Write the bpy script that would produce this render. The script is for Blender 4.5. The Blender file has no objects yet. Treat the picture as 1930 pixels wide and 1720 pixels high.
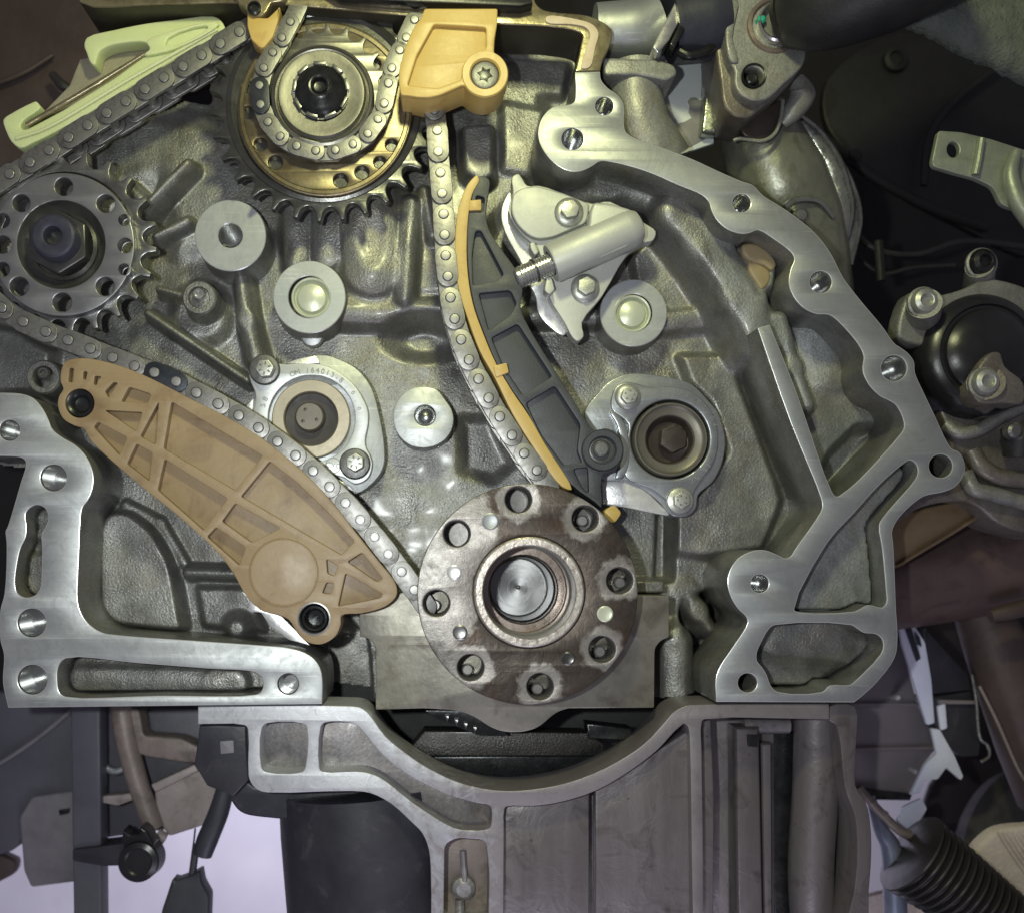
import bpy, bmesh, math, random
import numpy as np
from mathutils import Vector, Matrix
random.seed(7)
rng = np.random.default_rng(7)
# ---------------------------------------------------------------- frame
# One "unit" of the tables below is 0.3 mm.  u runs right, v up, d towards the viewer.
# Tables give places as seen at a depth d in front of (+) or behind (-) the machined
# joint face of the block; uv() turns that into the true position at that depth.
S = 0.0003
D = 1800.0
NX, NY = 830.0, 1040.0

def uv(px, py, d=0.0):
    k = (D - d) / D
    return ((px - NX) * k, (NY - py) * k)

def W(px, py, d=0.0):
    u, v = uv(px, py, d)
    return Vector((u * S, -d * S, v * S))

scene = bpy.context.scene
C = scene.collection
# ---------------------------------------------------------------- camera
cam = bpy.data.cameras.new('camera')
cam.sensor_width = 36.0
cam.lens = 36.0 * D / 1930.0
cam.shift_x = (965 - NX) / 1930.0
cam.shift_y = -(860 - NY) / 1930.0
cam.clip_start = 0.01
cam.clip_end = 50
cam.dof.use_dof = True
cam.dof.focus_distance = (D + 20) * S
cam.dof.aperture_fstop = 4.5
camo = bpy.data.objects.new('camera', cam)
camo.location = (0, -D * S, 0)
camo.rotation_euler = (math.radians(90), 0, 0)
C.objects.link(camo)
scene.camera = camo
# ---------------------------------------------------------------- world and lamps
world = bpy.data.worlds.new('World')
scene.world = world
world.use_nodes = True
bg = world.node_tree.nodes['Background']
bg.inputs['Color'].default_value = (0.62, 0.58, 0.72, 1)
bg.inputs['Strength'].default_value = 0.21

def lamp(name, loc, target, power, size, color):
    l = bpy.data.lights.new(name, 'AREA')
    l.shape = 'DISK'
    l.size = size
    l.energy = power
    l.color = color
    o = bpy.data.objects.new(name, l)
    o.location = loc
    o.rotation_euler = (Vector(target) - Vector(loc)).to_track_quat('-Z', 'Y').to_euler()
    C.objects.link(o)
    return o

fl_ = bpy.data.lights.new('phone_lamp', 'SPOT')
fl_.energy = 6.6
fl_.color = (0.95, 1.0, 0.985)
fl_.shadow_soft_size = 24 * S
fl_.spot_size = math.radians(96)
fl_.spot_blend = 1.0
flo = bpy.data.objects.new('phone_lamp', fl_)
flo.location = (-230 * S, -1780 * S, 60 * S)
flo.rotation_euler = (Vector((-150 * S, 0, 120 * S)) - flo.location).to_track_quat('-Z', 'Y').to_euler()
C.objects.link(flo)
lamp('inspection_lamp', (60 * S, -1150 * S, 1330 * S), (140 * S, 0, 560 * S), 1.25, 190 * S, (0.98, 1.0, 0.52))
lamp('workshop_daylight', (-700 * S, 2400 * S, 300 * S), (-900 * S, 4500 * S, -900 * S), 16.0, 1200 * S, (0.86, 0.84, 1.0))
lamp('lilac_fill', (250 * S, -1000 * S, -1900 * S), (200 * S, 0, -450 * S), 0.95, 1000 * S, (0.83, 0.80, 1.0))  # added unseen fill giving the lower part a soft lilac light
scene.view_settings.view_transform = 'Standard'
scene.view_settings.look = 'None'
scene.view_settings.exposure = 0.0
scene.view_settings.gamma = 1.0
scene.cycles.use_denoising = True
scene.cycles.max_bounces = 8
scene.cycles.sample_clamp_indirect = 4.0

# ---------------------------------------------------------------- materials
def lin(c):
    return tuple(c) + (1.0,) if len(c) == 3 else tuple(c)

class NT:
    def __init__(self, name):
        self.m = bpy.data.materials.new(name)
        self.m.use_nodes = True
        self.t = self.m.node_tree
        self.b = self.t.nodes['Principled BSDF']
        tc = self.t.nodes.new('ShaderNodeTexCoord')
        mp = self.t.nodes.new('ShaderNodeMapping')
        mp.inputs['Scale'].default_value = (1 / S, 1 / S, 1 / S)
        self.t.links.new(tc.outputs['Object'], mp.inputs['Vector'])
        self.co = mp.outputs['Vector']
    def n(self, kind, **kw):
        nd = self.t.nodes.new('ShaderNode' + kind)
        for k, v in kw.items():
            setattr(nd, k, v)
        return nd
    def l(self, a, b):
        self.t.links.new(a, b)
    def noise(self, size, detail=3, rough=0.55, stretch=None, dist=0.0):
        nd = self.n('TexNoise')
        nd.inputs['Scale'].default_value = 1.0 / size
        nd.inputs['Detail'].default_value = detail
        nd.inputs['Roughness'].default_value = rough
        nd.inputs['Distortion'].default_value = dist
        if stretch:
            mp = self.n('Mapping')
            mp.inputs['Rotation'].default_value = (0, math.radians(stretch[3]) if len(stretch) > 3 else 0, 0)
            mp.inputs['Scale'].default_value = stretch[:3]
            self.l(self.co, mp.inputs['Vector'])
            self.l(mp.outputs['Vector'], nd.inputs['Vector'])
        else:
            self.l(self.co, nd.inputs['Vector'])
        return nd.outputs['Fac']
    def ramp(self, fac, stops):
        r = self.n('ValToRGB')
        els = r.color_ramp.elements
        while len(els) < len(stops):
            els.new(0.5)
        for e, (p, c) in zip(els, stops):
            e.position = p
            e.color = lin(c) if hasattr(c, '__len__') else (c, c, c, 1)
        self.l(fac, r.inputs['Fac'])
        return r.outputs['Color']
    def mix(self, fac, a, b, blend='MIX'):
        m = self.n('Mix', data_type='RGBA', blend_type=blend)
        if isinstance(fac, (int, float)):
            m.inputs[0].default_value = fac
        else:
            self.l(fac, m.inputs[0])
        for i, x in ((6, a), (7, b)):
            if hasattr(x, 'is_linked'):
                self.l(x, m.inputs[i])
            else:
                m.inputs[i].default_value = lin(x)
        return m.outputs[2]
    def math(self, op, a, b=None, c=None, clamp=False):
        m = self.n('Math', operation=op, use_clamp=clamp)
        for i, x in enumerate((a, b, c)):
            if x is None:
                continue
            if isinstance(x, (int, float)):
                m.inputs[i].default_value = x
            else:
                self.l(x, m.inputs[i])
        return m.outputs[0]
    def bump(self, h, dist, prev=None, strength=1.0):
        b = self.n('Bump')
        b.inputs['Strength'].default_value = strength
        b.inputs['Distance'].default_value = dist * S
        self.l(h, b.inputs['Height'])
        if prev is not None:
            self.l(prev, b.inputs['Normal'])
        return b.outputs['Normal']
    def set(self, **kw):
        for k, v in kw.items():
            s = self.b.inputs[k]
            if hasattr(v, 'is_linked'):
                self.l(v, s)
            elif k in ('Base Color', 'Subsurface Radius', 'Emission Color', 'Coat Tint'):
                s.default_value = lin(v) if k != 'Subsurface Radius' else v
            else:
                s.default_value = v
        return self

def simple(name, c1, c2, size=70, rough=0.5, metal=0.0, bump=0.0, bsize=5, rvar=0.12, coat=0.0, stain=None, scratch=None, spec=0.5):
    t = NT(name)
    f = t.noise(size, 4, 0.6)
    col = t.mix(t.ramp(f, [(0.32, 0.0), (0.68, 1.0)]), c1, c2)
    if stain:
        sc, ssize, lo, hi = stain
        sf = t.ramp(t.noise(ssize, 5, 0.62, dist=0.6), [(lo, 0.0), (hi, 1.0)])
        col = t.mix(sf, col, sc)
    rf = t.noise(size * 0.4, 4, 0.6)
    r = t.math('MULTIPLY_ADD', rf, rvar * 2, rough - rvar)
    nrm = None
    if scratch:
        sx, sz, ang, amt = scratch
        sn = t.noise(6, 3, 0.7, stretch=(sx, 1.0, sz, ang))
        col = t.mix(amt, col, t.ramp(sn, [(0.3, 0.35), (0.7, 1.0)]), 'MULTIPLY')
        r = t.math('MULTIPLY_ADD', sn, 0.2, t.math('SUBTRACT', r, 0.1))
        nrm = t.bump(sn, 0.25, None)
    if bump:
        nrm = t.bump(t.noise(bsize, 3, 0.6), bump, nrm)
    t.set(**{'Base Color': col, 'Roughness': r, 'Metallic': metal, 'Coat Weight': coat, 'Coat Roughness': 0.12, 'Specular IOR Level': spec})
    if nrm is not None:
        t.set(Normal=nrm)
    return t.m

def cast_material(name, c1, c2, c3, rough=0.42, grain=4.5, depth=1.6, metal=0.35, coat=0.25):
    t = NT(name)
    big = t.noise(190, 4, 0.6, dist=0.5)
    varn = t.ramp(t.noise(120, 4, 0.6, dist=0.8), [(0.50, 0.0), (0.72, 0.6)])
    med = t.noise(40, 4, 0.65)
    fine = t.noise(grain, 2, 0.6)
    col = t.mix(t.ramp(big, [(0.35, 0.0), (0.65, 1.0)]), c1, c2)
    col = t.mix(t.ramp(med, [(0.5, 0.0), (0.78, 0.75)]), col, c3)
    col = t.mix(varn, col, (c1[0] * 1.12, c1[1] * 0.98, c1[2] * 0.74))
    col = t.mix(0.4, col, t.ramp(fine, [(0.3, 0.45), (0.65, 1.15)]), 'MULTIPLY')
    oil = t.ramp(t.noise(70, 5, 0.65, stretch=(1.0, 1.0, 0.45), dist=0.9), [(0.46, 0.0), (0.70, 1.0)])
    col = t.mix(t.math('MULTIPLY', oil, 0.42), col, tuple(x * 0.45 for x in c3))
    r = t.math('SUBTRACT', t.math('MULTIPLY_ADD', t.noise(60, 4, 0.6), 0.35, rough - 0.14), t.math('MULTIPLY', oil, 0.14))
    n1 = t.bump(med, 0.5)
    n2 = t.bump(fine, depth, n1)
    t.set(**{'Base Color': col, 'Roughness': r, 'Metallic': metal, 'Coat Weight': coat, 'Coat Roughness': 0.16, 'Normal': n2})
    return t.m

def machined_material(name, c1, c2, dark, rough=0.40, metal=0.75, ang=0.0, stainlo=0.60):
    t = NT(name)
    big = t.noise(120, 5, 0.6, dist=0.8)
    s1 = t.noise(5, 3, 0.7, stretch=(0.06, 1, 1.0, ang))
    s2 = t.noise(4, 3, 0.7, stretch=(1.0, 1, 0.08, ang + 12))
    blot = t.noise(26, 5, 0.7, dist=0.7)
    col = t.mix(t.ramp(big, [(0.3, 0.0), (0.7, 1.0)]), c1, c2)
    col = t.mix(t.ramp(blot, [(stainlo, 0.0), (stainlo + 0.22, 0.7)]), col, dark)
    sc = t.noise(3.2, 2, 0.5, stretch=(0.035, 1, 1.0, ang + 68))
    nick = t.noise(9, 4, 0.7)
    col = t.mix(t.ramp(sc, [(0.66, 0.0), (0.72, 0.35)]), col, tuple(min(1, x * 1.5) for x in c2))
    col = t.mix(t.ramp(nick, [(0.68, 0.0), (0.76, 0.55)]), col, tuple(x * 0.45 for x in dark))
    col = t.mix(0.05, col, t.ramp(s1, [(0.3, 0.5), (0.7, 1.1)]), 'MULTIPLY')
    r = t.math('MULTIPLY_ADD', s1, 0.07, t.math('MULTIPLY_ADD', blot, 0.22, rough - 0.14))
    n = t.bump(s1, 0.025)
    n = t.bump(s2, 0.02, n)
    n = t.bump(big, 1.2, n)
    t.set(**{'Base Color': col, 'Roughness': r, 'Metallic': metal, 'Normal': n})
    return t.m

MAT = {}
MAT['cast'] = cast_material('oily_cast_aluminium', (0.205, 0.207, 0.197), (0.28, 0.281, 0.266), (0.15, 0.149, 0.138), rough=0.43, grain=4.4, depth=1.25, metal=0.6, coat=0.16)
MAT['cast_clean'] = cast_material('clean_cast_aluminium', (0.235, 0.247, 0.245), (0.30, 0.31, 0.305), (0.17, 0.178, 0.17), rough=0.5, depth=1.3, metal=0.45, coat=0.0)
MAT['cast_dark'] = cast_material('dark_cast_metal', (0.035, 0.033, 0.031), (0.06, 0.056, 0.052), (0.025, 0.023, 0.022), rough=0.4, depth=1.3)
MAT['machined'] = machined_material('machined_aluminium', (0.33, 0.345, 0.35), (0.42, 0.436, 0.438), (0.27, 0.285, 0.29), metal=0.72, rough=0.47, stainlo=0.5)
MAT['machined_worn'] = machined_material('scratched_aluminium', (0.42, 0.44, 0.445), (0.57, 0.59, 0.59), (0.32, 0.34, 0.345), metal=0.75, rough=0.50, ang=8, stainlo=0.48)
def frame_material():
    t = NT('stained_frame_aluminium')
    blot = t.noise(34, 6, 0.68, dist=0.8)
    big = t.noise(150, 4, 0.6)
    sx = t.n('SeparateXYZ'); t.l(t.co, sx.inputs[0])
    grade = t.math('ADD', t.math('MULTIPLY_ADD', sx.outputs['X'], 1 / 520.0, 0.78), t.math('MULTIPLY_ADD', blot, 1.3, -0.65))  # tone runs from silvery at left to darker brown towards the right
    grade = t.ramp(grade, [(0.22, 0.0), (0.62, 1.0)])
    silvery = t.mix(blot, (0.42, 0.43, 0.46), (0.62, 0.63, 0.65))
    brownish = t.mix(t.ramp(big, [(0.3, 0.0), (0.7, 1.0)]), (0.215, 0.195, 0.197), (0.285, 0.262, 0.264))
    col = t.mix(grade, silvery, brownish)
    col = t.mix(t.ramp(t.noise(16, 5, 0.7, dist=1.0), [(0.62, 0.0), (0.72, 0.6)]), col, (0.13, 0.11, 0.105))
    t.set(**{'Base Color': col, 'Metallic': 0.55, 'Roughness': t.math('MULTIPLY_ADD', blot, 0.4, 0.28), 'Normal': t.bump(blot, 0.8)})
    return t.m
MAT['machined_graded'] = frame_material()
MAT['boss'] = machined_material('milled_boss_aluminium', (0.36, 0.38, 0.39), (0.43, 0.45, 0.46), (0.30, 0.32, 0.33), metal=0.7, rough=0.46, ang=40, stainlo=0.66)
MAT['chain'] = simple('chain_steel', (0.22, 0.217, 0.207), (0.29, 0.286, 0.275), 34, 0.43, 0.8, bump=0.25, bsize=8, stain=((0.12, 0.112, 0.10), 22, 0.50, 0.78))
MAT['chain_dark'] = simple('blued_chain_steel', (0.035, 0.04, 0.05), (0.055, 0.06, 0.075), 40, 0.35, 0.6, bump=0.2, bsize=8)
MAT['pin'] = simple('polished_pin_steel', (0.27, 0.267, 0.257), (0.33, 0.327, 0.317), 30, 0.42, 0.8)
MAT['steel'] = simple('oiled_steel', (0.20, 0.20, 0.195), (0.30, 0.30, 0.29), 60, 0.32, 0.85, bump=0.3, bsize=10, stain=((0.12, 0.115, 0.105), 40, 0.5, 0.8))
MAT['steel_dark'] = simple('dark_sprocket_steel', (0.085, 0.085, 0.08), (0.14, 0.14, 0.13), 70, 0.30, 0.8, bump=0.3, bsize=9)
MAT['steel_bright'] = simple('bright_steel', (0.55, 0.55, 0.53), (0.65, 0.65, 0.63), 50, 0.26, 0.9, bump=0.15, bsize=12)
MAT['sprocket_disc'] = simple('ground_steel_disc', (0.26, 0.26, 0.27), (0.32, 0.32, 0.33), 80, 0.40, 0.8, bump=0.2, bsize=12)
MAT['bronze'] = simple('oily_bronze_steel', (0.155, 0.130, 0.085), (0.225, 0.192, 0.128), 60, 0.36, 0.85, bump=0.3, bsize=14, stain=((0.16, 0.12, 0.06), 45, 0.48, 0.75))
MAT['hub'] = simple('warm_ground_steel', (0.20, 0.195, 0.168), (0.27, 0.262, 0.228), 60, 0.38, 0.85, bump=0.2, bsize=14)
MAT['bolt'] = simple('zinc_plated_bolt', (0.40, 0.41, 0.37), (0.50, 0.51, 0.46), 14, 0.40, 0.7, bump=0.3, bsize=5)
MAT['bolt_grey'] = simple('grey_bolt_steel', (0.13, 0.13, 0.128), (0.19, 0.19, 0.186), 14, 0.42, 0.6, bump=0.3, bsize=5)
MAT['bolt_dark'] = simple('black_oxide_bolt', (0.025, 0.027, 0.028), (0.05, 0.052, 0.052), 25, 0.28, 0.7, bump=0.3, bsize=8)
MAT['bolt_violet'] = simple('blued_bolt_steel', (0.05, 0.05, 0.075), (0.075, 0.075, 0.105), 30, 0.45, 0.5)
MAT['tan'] = simple('aged_tan_plastic', (0.272, 0.192, 0.102), (0.315, 0.23, 0.13), 120, 0.46, 0.0, bump=0.35, bsize=9, stain=((0.175, 0.108, 0.058), 70, 0.50, 0.80))
MAT['yellow'] = simple('amber_plastic', (0.50, 0.345, 0.10), (0.55, 0.385, 0.125), 90, 0.42, 0.0, bump=0.3, bsize=12, stain=((0.36, 0.205, 0.06), 60, 0.54, 0.85))
MAT['black_plastic'] = simple('charcoal_plastic', (0.030, 0.034, 0.040), (0.042, 0.046, 0.054), 60, 0.48, 0.0, bump=0.35, bsize=4)
MAT['black'] = simple('black_rubber', (0.014, 0.014, 0.015), (0.024, 0.024, 0.026), 60, 0.45, 0.0, bump=0.5, bsize=7)
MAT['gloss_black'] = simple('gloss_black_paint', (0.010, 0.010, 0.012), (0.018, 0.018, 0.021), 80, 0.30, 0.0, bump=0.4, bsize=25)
MAT['navy'] = simple('navy_plastic', (0.022, 0.024, 0.038), (0.032, 0.034, 0.05), 50, 0.40, 0.0, bump=0.3, bsize=8)
MAT['dark'] = simple('black_cavity_metal', (0.010, 0.010, 0.010), (0.020, 0.020, 0.019), 110, 0.65, 0.0, bump=1.5, bsize=30)  # near-black all over, for the back of the hollow
MAT['tensioner'] = simple('sandblasted_aluminium', (0.43, 0.44, 0.405), (0.49, 0.50, 0.46), 90, 0.52, 0.35, bump=0.35, bsize=4)
MAT['edge'] = simple('bare_edge_highlight', (0.62, 0.63, 0.62), (0.70, 0.71, 0.70), 40, 0.30, 0.6)  # bare burr metal, coloured extra bright to draw highlights along the bevels
MAT['rail_dark'] = simple('shaded_rail_side', (0.035, 0.030, 0.02), (0.055, 0.048, 0.032), 60, 0.5, 0.2)  # shade on the underside of the rim is put into this dark colour
MAT['gasket'] = simple('silver_gasket', (0.72, 0.73, 0.72), (0.82, 0.82, 0.82), 40, 0.34, 0.6, bump=0.8, bsize=18)
MAT['cap'] = simple('pale_core_plug', (0.52, 0.55, 0.43), (0.58, 0.61, 0.49), 40, 0.36, 0.25, bump=0.5, bsize=20, stain=((0.34, 0.35, 0.26), 20, 0.62, 0.85))
MAT['cover_plate'] = machined_material('bearing_cover_aluminium', (0.48, 0.50, 0.50), (0.58, 0.60, 0.60), (0.36, 0.38, 0.38), metal=0.55, rough=0.42, ang=30)
MAT['cover_oily'] = machined_material('oily_cover_aluminium', (0.32, 0.34, 0.35), (0.42, 0.44, 0.45), (0.22, 0.23, 0.24), metal=0.75, rough=0.32, ang=60, stainlo=0.5)
MAT['ring_tan'] = simple('tan_bearing_ring', (0.36, 0.32, 0.245), (0.42, 0.375, 0.29), 50, 0.45, 0.5, bump=0.2, bsize=10)
MAT['plug_brown'] = simple('brown_oiled_plug', (0.055, 0.045, 0.038), (0.08, 0.066, 0.056), 50, 0.40, 0.5, bump=0.3, bsize=10)
MAT['plug_dark'] = simple('dark_oiled_plug', (0.030, 0.025, 0.021), (0.042, 0.036, 0.031), 50, 0.5, 0.2)
MAT['bolt_brown'] = simple('brown_grey_bolt', (0.14, 0.125, 0.105), (0.19, 0.17, 0.145), 40, 0.45, 0.4)
MAT['ring_olive'] = simple('olive_bearing_ring', (0.135, 0.126, 0.105), (0.17, 0.16, 0.135), 50, 0.42, 0.5, bump=0.2, bsize=10)
MAT['bearing_cap'] = simple('oily_bearing_cap', (0.215, 0.205, 0.17), (0.29, 0.275, 0.23), 90, 0.42, 0.6, bump=0.5, bsize=16, stain=((0.13, 0.115, 0.09), 60, 0.5, 0.75))
MAT['copper'] = simple('coppery_steel', (0.31, 0.25, 0.215), (0.39, 0.325, 0.285), 50, 0.28, 0.85, bump=0.2, bsize=12)
MAT['rail'] = simple('oily_olive_rail', (0.22, 0.185, 0.105), (0.32, 0.28, 0.18), 90, 0.30, 0.6, bump=0.5, bsize=14, stain=((0.08, 0.065, 0.035), 50, 0.5, 0.75))
MAT['sealant'] = simple('dried_gasket_residue', (0.52, 0.42, 0.30), (0.60, 0.50, 0.38), 20, 0.6, 0.0, bump=0.8, bsize=9, stain=((0.30, 0.24, 0.17), 10, 0.60, 0.8))
MAT['bore'] = simple('turned_bore_steel', (0.27, 0.26, 0.245), (0.35, 0.34, 0.32), 40, 0.34, 0.55)
MAT['drilled'] = simple('drilled_hole_metal', (0.44, 0.45, 0.44), (0.52, 0.53, 0.52), 40, 0.22, 0.9, rvar=0.03)
MAT['hole_steel'] = simple('dark_threaded_steel', (0.11, 0.105, 0.10), (0.16, 0.152, 0.145), 20, 0.36, 0.6)
MAT['wall_white'] = simple('pale_workshop_wall', (0.62, 0.60, 0.66), (0.74, 0.72, 0.78), 700, 0.7, 0.0, stain=((0.45, 0.42, 0.47), 260, 0.62, 0.85))
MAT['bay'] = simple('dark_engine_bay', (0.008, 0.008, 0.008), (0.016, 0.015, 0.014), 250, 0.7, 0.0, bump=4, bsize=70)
MAT['brown_dark'] = simple('dark_brown_casting', (0.055, 0.038, 0.034), (0.085, 0.06, 0.054), 120, 0.55, 0.1, bump=1.2, bsize=16)
MAT['exhaust'] = simple('red_brown_heat_shield', (0.12, 0.082, 0.078), (0.165, 0.115, 0.105), 160, 0.45, 0.5, bump=0.8, bsize=30, stain=((0.05, 0.035, 0.036), 90, 0.5, 0.8))
MAT['gold'] = simple('golden_oiled_plate', (0.21, 0.150, 0.085), (0.28, 0.20, 0.115), 60, 0.35, 0.5, bump=0.6, bsize=20)
MAT['grey_cast'] = cast_material('grey_housing_casting', (0.24, 0.242, 0.228), (0.31, 0.312, 0.294), (0.17, 0.17, 0.16), rough=0.45, depth=0.7, coat=0.05)
MAT['brown_cast'] = cast_material('brown_grey_casting', (0.155, 0.138, 0.125), (0.21, 0.19, 0.172), (0.10, 0.09, 0.082), rough=0.42, depth=0.7, coat=0.1)
MAT['foil'] = simple('dull_silver_shield', (0.32, 0.34, 0.30), (0.42, 0.44, 0.38), 60, 0.26, 0.85, bump=3.5, bsize=40, stain=((0.16, 0.17, 0.13), 50, 0.5, 0.75))
MAT['insulation'] = simple('grey_green_insulation', (0.09, 0.105, 0.09), (0.14, 0.155, 0.135), 30, 0.9, 0.0, bump=5, bsize=7)
MAT['bracket'] = simple('galvanised_bracket', (0.28, 0.31, 0.245), (0.36, 0.39, 0.31), 40, 0.45, 0.5, bump=0.8, bsize=14)
MAT['blue_white'] = simple('pale_blue_panel', (0.56, 0.60, 0.60), (0.62, 0.66, 0.66), 80, 0.45, 0.1)
MAT['grey_panel'] = simple('mauve_grey_panel', (0.20, 0.178, 0.19), (0.25, 0.222, 0.236), 160, 0.5, 0.2, bump=0.6, bsize=30)
MAT['slate'] = simple('slate_painted_metal', (0.075, 0.074, 0.09), (0.105, 0.103, 0.125), 160, 0.5, 0.1, bump=0.8, bsize=30)
MAT['tyre'] = simple('tyre_rubber', (0.035, 0.034, 0.033), (0.055, 0.053, 0.051), 60, 0.7, 0.0, bump=1.2, bsize=9)
MAT['beige'] = simple('beige_cloth', (0.66, 0.57, 0.48), (0.78, 0.69, 0.60), 26, 0.9, 0.0, bump=2.5, bsize=6)
MAT['grime'] = simple('grimy_brown_grey_metal', (0.20, 0.165, 0.14), (0.27, 0.225, 0.195), 70, 0.5, 0.2, bump=1.5, bsize=20, stain=((0.07, 0.055, 0.05), 50, 0.5, 0.8))
MAT['letter'] = simple('raised_letter_metal', (0.22, 0.23, 0.22), (0.28, 0.29, 0.28), 20, 0.5, 0.4)
MAT['cast_frame'] = cast_material('dirty_frame_casting', (0.19, 0.180, 0.182), (0.25, 0.238, 0.24), (0.135, 0.125, 0.125), rough=0.42, depth=0.3, grain=7, coat=0.0, metal=0.45)
MAT['brown_black'] = simple('brown_black_liner', (0.018, 0.014, 0.014), (0.028, 0.022, 0.022), 120, 0.7, 0.0, bump=1.0, bsize=30)
def frame_wall():
    t = NT('frame_wall_casting')
    st = t.noise(60, 4, 0.6, stretch=(1.0, 1.0, 0.12))
    bl = t.noise(70, 5, 0.65, dist=1.0)
    col = t.mix(t.ramp(st, [(0.35, 0.0), (0.66, 1.0)]), (0.135, 0.120, 0.121), (0.20, 0.182, 0.184))
    col = t.mix(t.ramp(bl, [(0.54, 0.0), (0.72, 0.75)]), col, (0.062, 0.05, 0.047))
    col = t.mix(t.ramp(t.noise(14, 4, 0.6), [(0.68, 0.0), (0.74, 0.8)]), col, (0.05, 0.035, 0.033))
    t.set(**{'Base Color': col, 'Metallic': 0.4, 'Roughness': t.math('MULTIPLY_ADD', bl, 0.3, 0.26), 'Normal': t.bump(bl, 2.0)})
    return t.m
MAT['frame_wall'] = frame_wall()
MAT['shelf'] = simple('lit_tan_casting', (0.30, 0.275, 0.20), (0.38, 0.35, 0.26), 40, 0.5, 0.2, bump=1.2, bsize=7)  # made paler, the light falling on the shelf is in the colour
MAT['slate_dark'] = simple('dark_slate_plastic', (0.020, 0.020, 0.026), (0.034, 0.034, 0.042), 90, 0.45, 0.0, bump=0.8, bsize=40, stain=((0.075, 0.07, 0.075), 50, 0.58, 0.8))
MAT['slate_light'] = simple('worn_slate_metal', (0.17, 0.162, 0.17), (0.23, 0.22, 0.228), 60, 0.55, 0.1, bump=1.0, bsize=20)
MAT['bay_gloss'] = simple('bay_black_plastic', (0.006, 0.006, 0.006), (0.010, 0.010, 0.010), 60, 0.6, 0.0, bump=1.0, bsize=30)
MAT['elbow'] = simple('oily_grey_green_pipe', (0.20, 0.205, 0.165), (0.28, 0.285, 0.23), 90, 0.34, 0.55, bump=2.0, bsize=45, stain=((0.10, 0.10, 0.075), 60, 0.5, 0.75))
MAT['plate_bead'] = simple('worn_bead_metal', (0.22, 0.185, 0.19), (0.28, 0.24, 0.245), 60, 0.5, 0.3)
MAT['strut_blue'] = simple('pale_blue_painted_strut', (0.70, 0.74, 0.88), (0.78, 0.81, 0.93), 50, 0.4, 0.0)
MAT['boot'] = simple('boot_rubber', (0.018, 0.016, 0.016), (0.026, 0.024, 0.023), 60, 0.38, 0.0, bump=0.3, bsize=10)
MAT['rod_steel'] = simple('blue_grey_rod', (0.20, 0.23, 0.30), (0.28, 0.31, 0.38), 50, 0.35, 0.5)
MAT['grime_light'] = simple('dusty_brown_metal', (0.30, 0.255, 0.235), (0.38, 0.33, 0.305), 60, 0.55, 0.15, bump=1.2, bsize=18, stain=((0.13, 0.105, 0.095), 40, 0.52, 0.8))
MAT['wax'] = simple('amber_wax_stain', (0.25, 0.195, 0.105), (0.30, 0.24, 0.14), 40, 0.45, 0.0, bump=1.0, bsize=20)
MAT['green_paint'] = simple('green_paint_dab', (0.02, 0.30, 0.20), (0.03, 0.38, 0.27), 20, 0.4)

def green_plastic():
    t = NT('translucent_green_plastic')
    f = t.noise(90, 4, 0.6)
    t.set(**{'Base Color': t.mix(f, (0.58, 0.66, 0.33), (0.72, 0.78, 0.46)), 'Roughness': 0.42, 'Subsurface Weight': 0.6,
             'Subsurface Radius': (0.01, 0.012, 0.006), 'Subsurface Scale': 0.5, 'Normal': t.bump(t.noise(14, 3), 0.4)})
    return t.m
MAT['green_plastic'] = green_plastic()

# ---------------------------------------------------------------- geometry helpers (all in table units)
class Geo:
    def __init__(self, v, f):
        self.v = np.asarray(v, dtype=np.float64).reshape(-1, 3)
        self.f = f

def sm(pts, k=5, closed=True):
    """smooth curve through the traced points; a point given twice keeps a sharp corner"""
    P = [tuple(p) for p in pts]
    n = len(P)
    out = []
    rngi = range(n) if closed else range(n - 1)
    for i in rngi:
        p1, p2 = np.array(P[i]), np.array(P[(i + 1) % n])
        if np.allclose(p1, p2):
            continue
        p0 = np.array(P[i - 1]) if closed or i > 0 else p1
        p3 = np.array(P[(i + 2) % n]) if closed or i + 2 < n else p2
        if np.allclose(p0, p1):
            p0 = 2 * p1 - p2
        if np.allclose(p3, p2):
            p3 = 2 * p2 - p1
        t0 = 0.0
        t1 = t0 + np.linalg.norm(p1 - p0) ** 0.5
        t2 = t1 + np.linalg.norm(p2 - p1) ** 0.5
        t3 = t2 + np.linalg.norm(p3 - p2) ** 0.5
        for s in range(k):
            t = t1 + (t2 - t1) * s / k
            A1 = (t1 - t) / (t1 - t0) * p0 + (t - t0) / (t1 - t0) * p1
            A2 = (t2 - t) / (t2 - t1) * p1 + (t - t1) / (t2 - t1) * p2
            A3 = (t3 - t) / (t3 - t2) * p2 + (t - t2) / (t3 - t2) * p3
            B1 = (t2 - t) / (t2 - t0) * A1 + (t - t0) / (t2 - t0) * A2
            B2 = (t3 - t) / (t3 - t1) * A2 + (t - t1) / (t3 - t1) * A3
            out.append(tuple((t2 - t) / (t2 - t1) * B1 + (t - t1) / (t2 - t1) * B2))
    if not closed:
        out.append(P[-1])
    return out

def rnd(pts, r, k=5):
    """polygon with rounded corners"""
    n = len(pts)
    out = []
    rs = r if hasattr(r, '__len__') else [r] * n
    for i in range(n):
        p = np.array(pts[i], float)
        a = np.array(pts[i - 1], float) - p
        b = np.array(pts[(i + 1) % n], float) - p
        la, lb = np.linalg.norm(a), np.linalg.norm(b)
        rr = min(rs[i], 0.48 * la, 0.48 * lb)
        if rr <= 0.01:
            out.append(tuple(p))
            continue
        s, e = p + a / la * rr, p + b / lb * rr
        for j in range(k + 1):
            t = j / k
            out.append(tuple((1 - t) ** 2 * s + 2 * t * (1 - t) * p + t * t * e))
    return out

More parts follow.
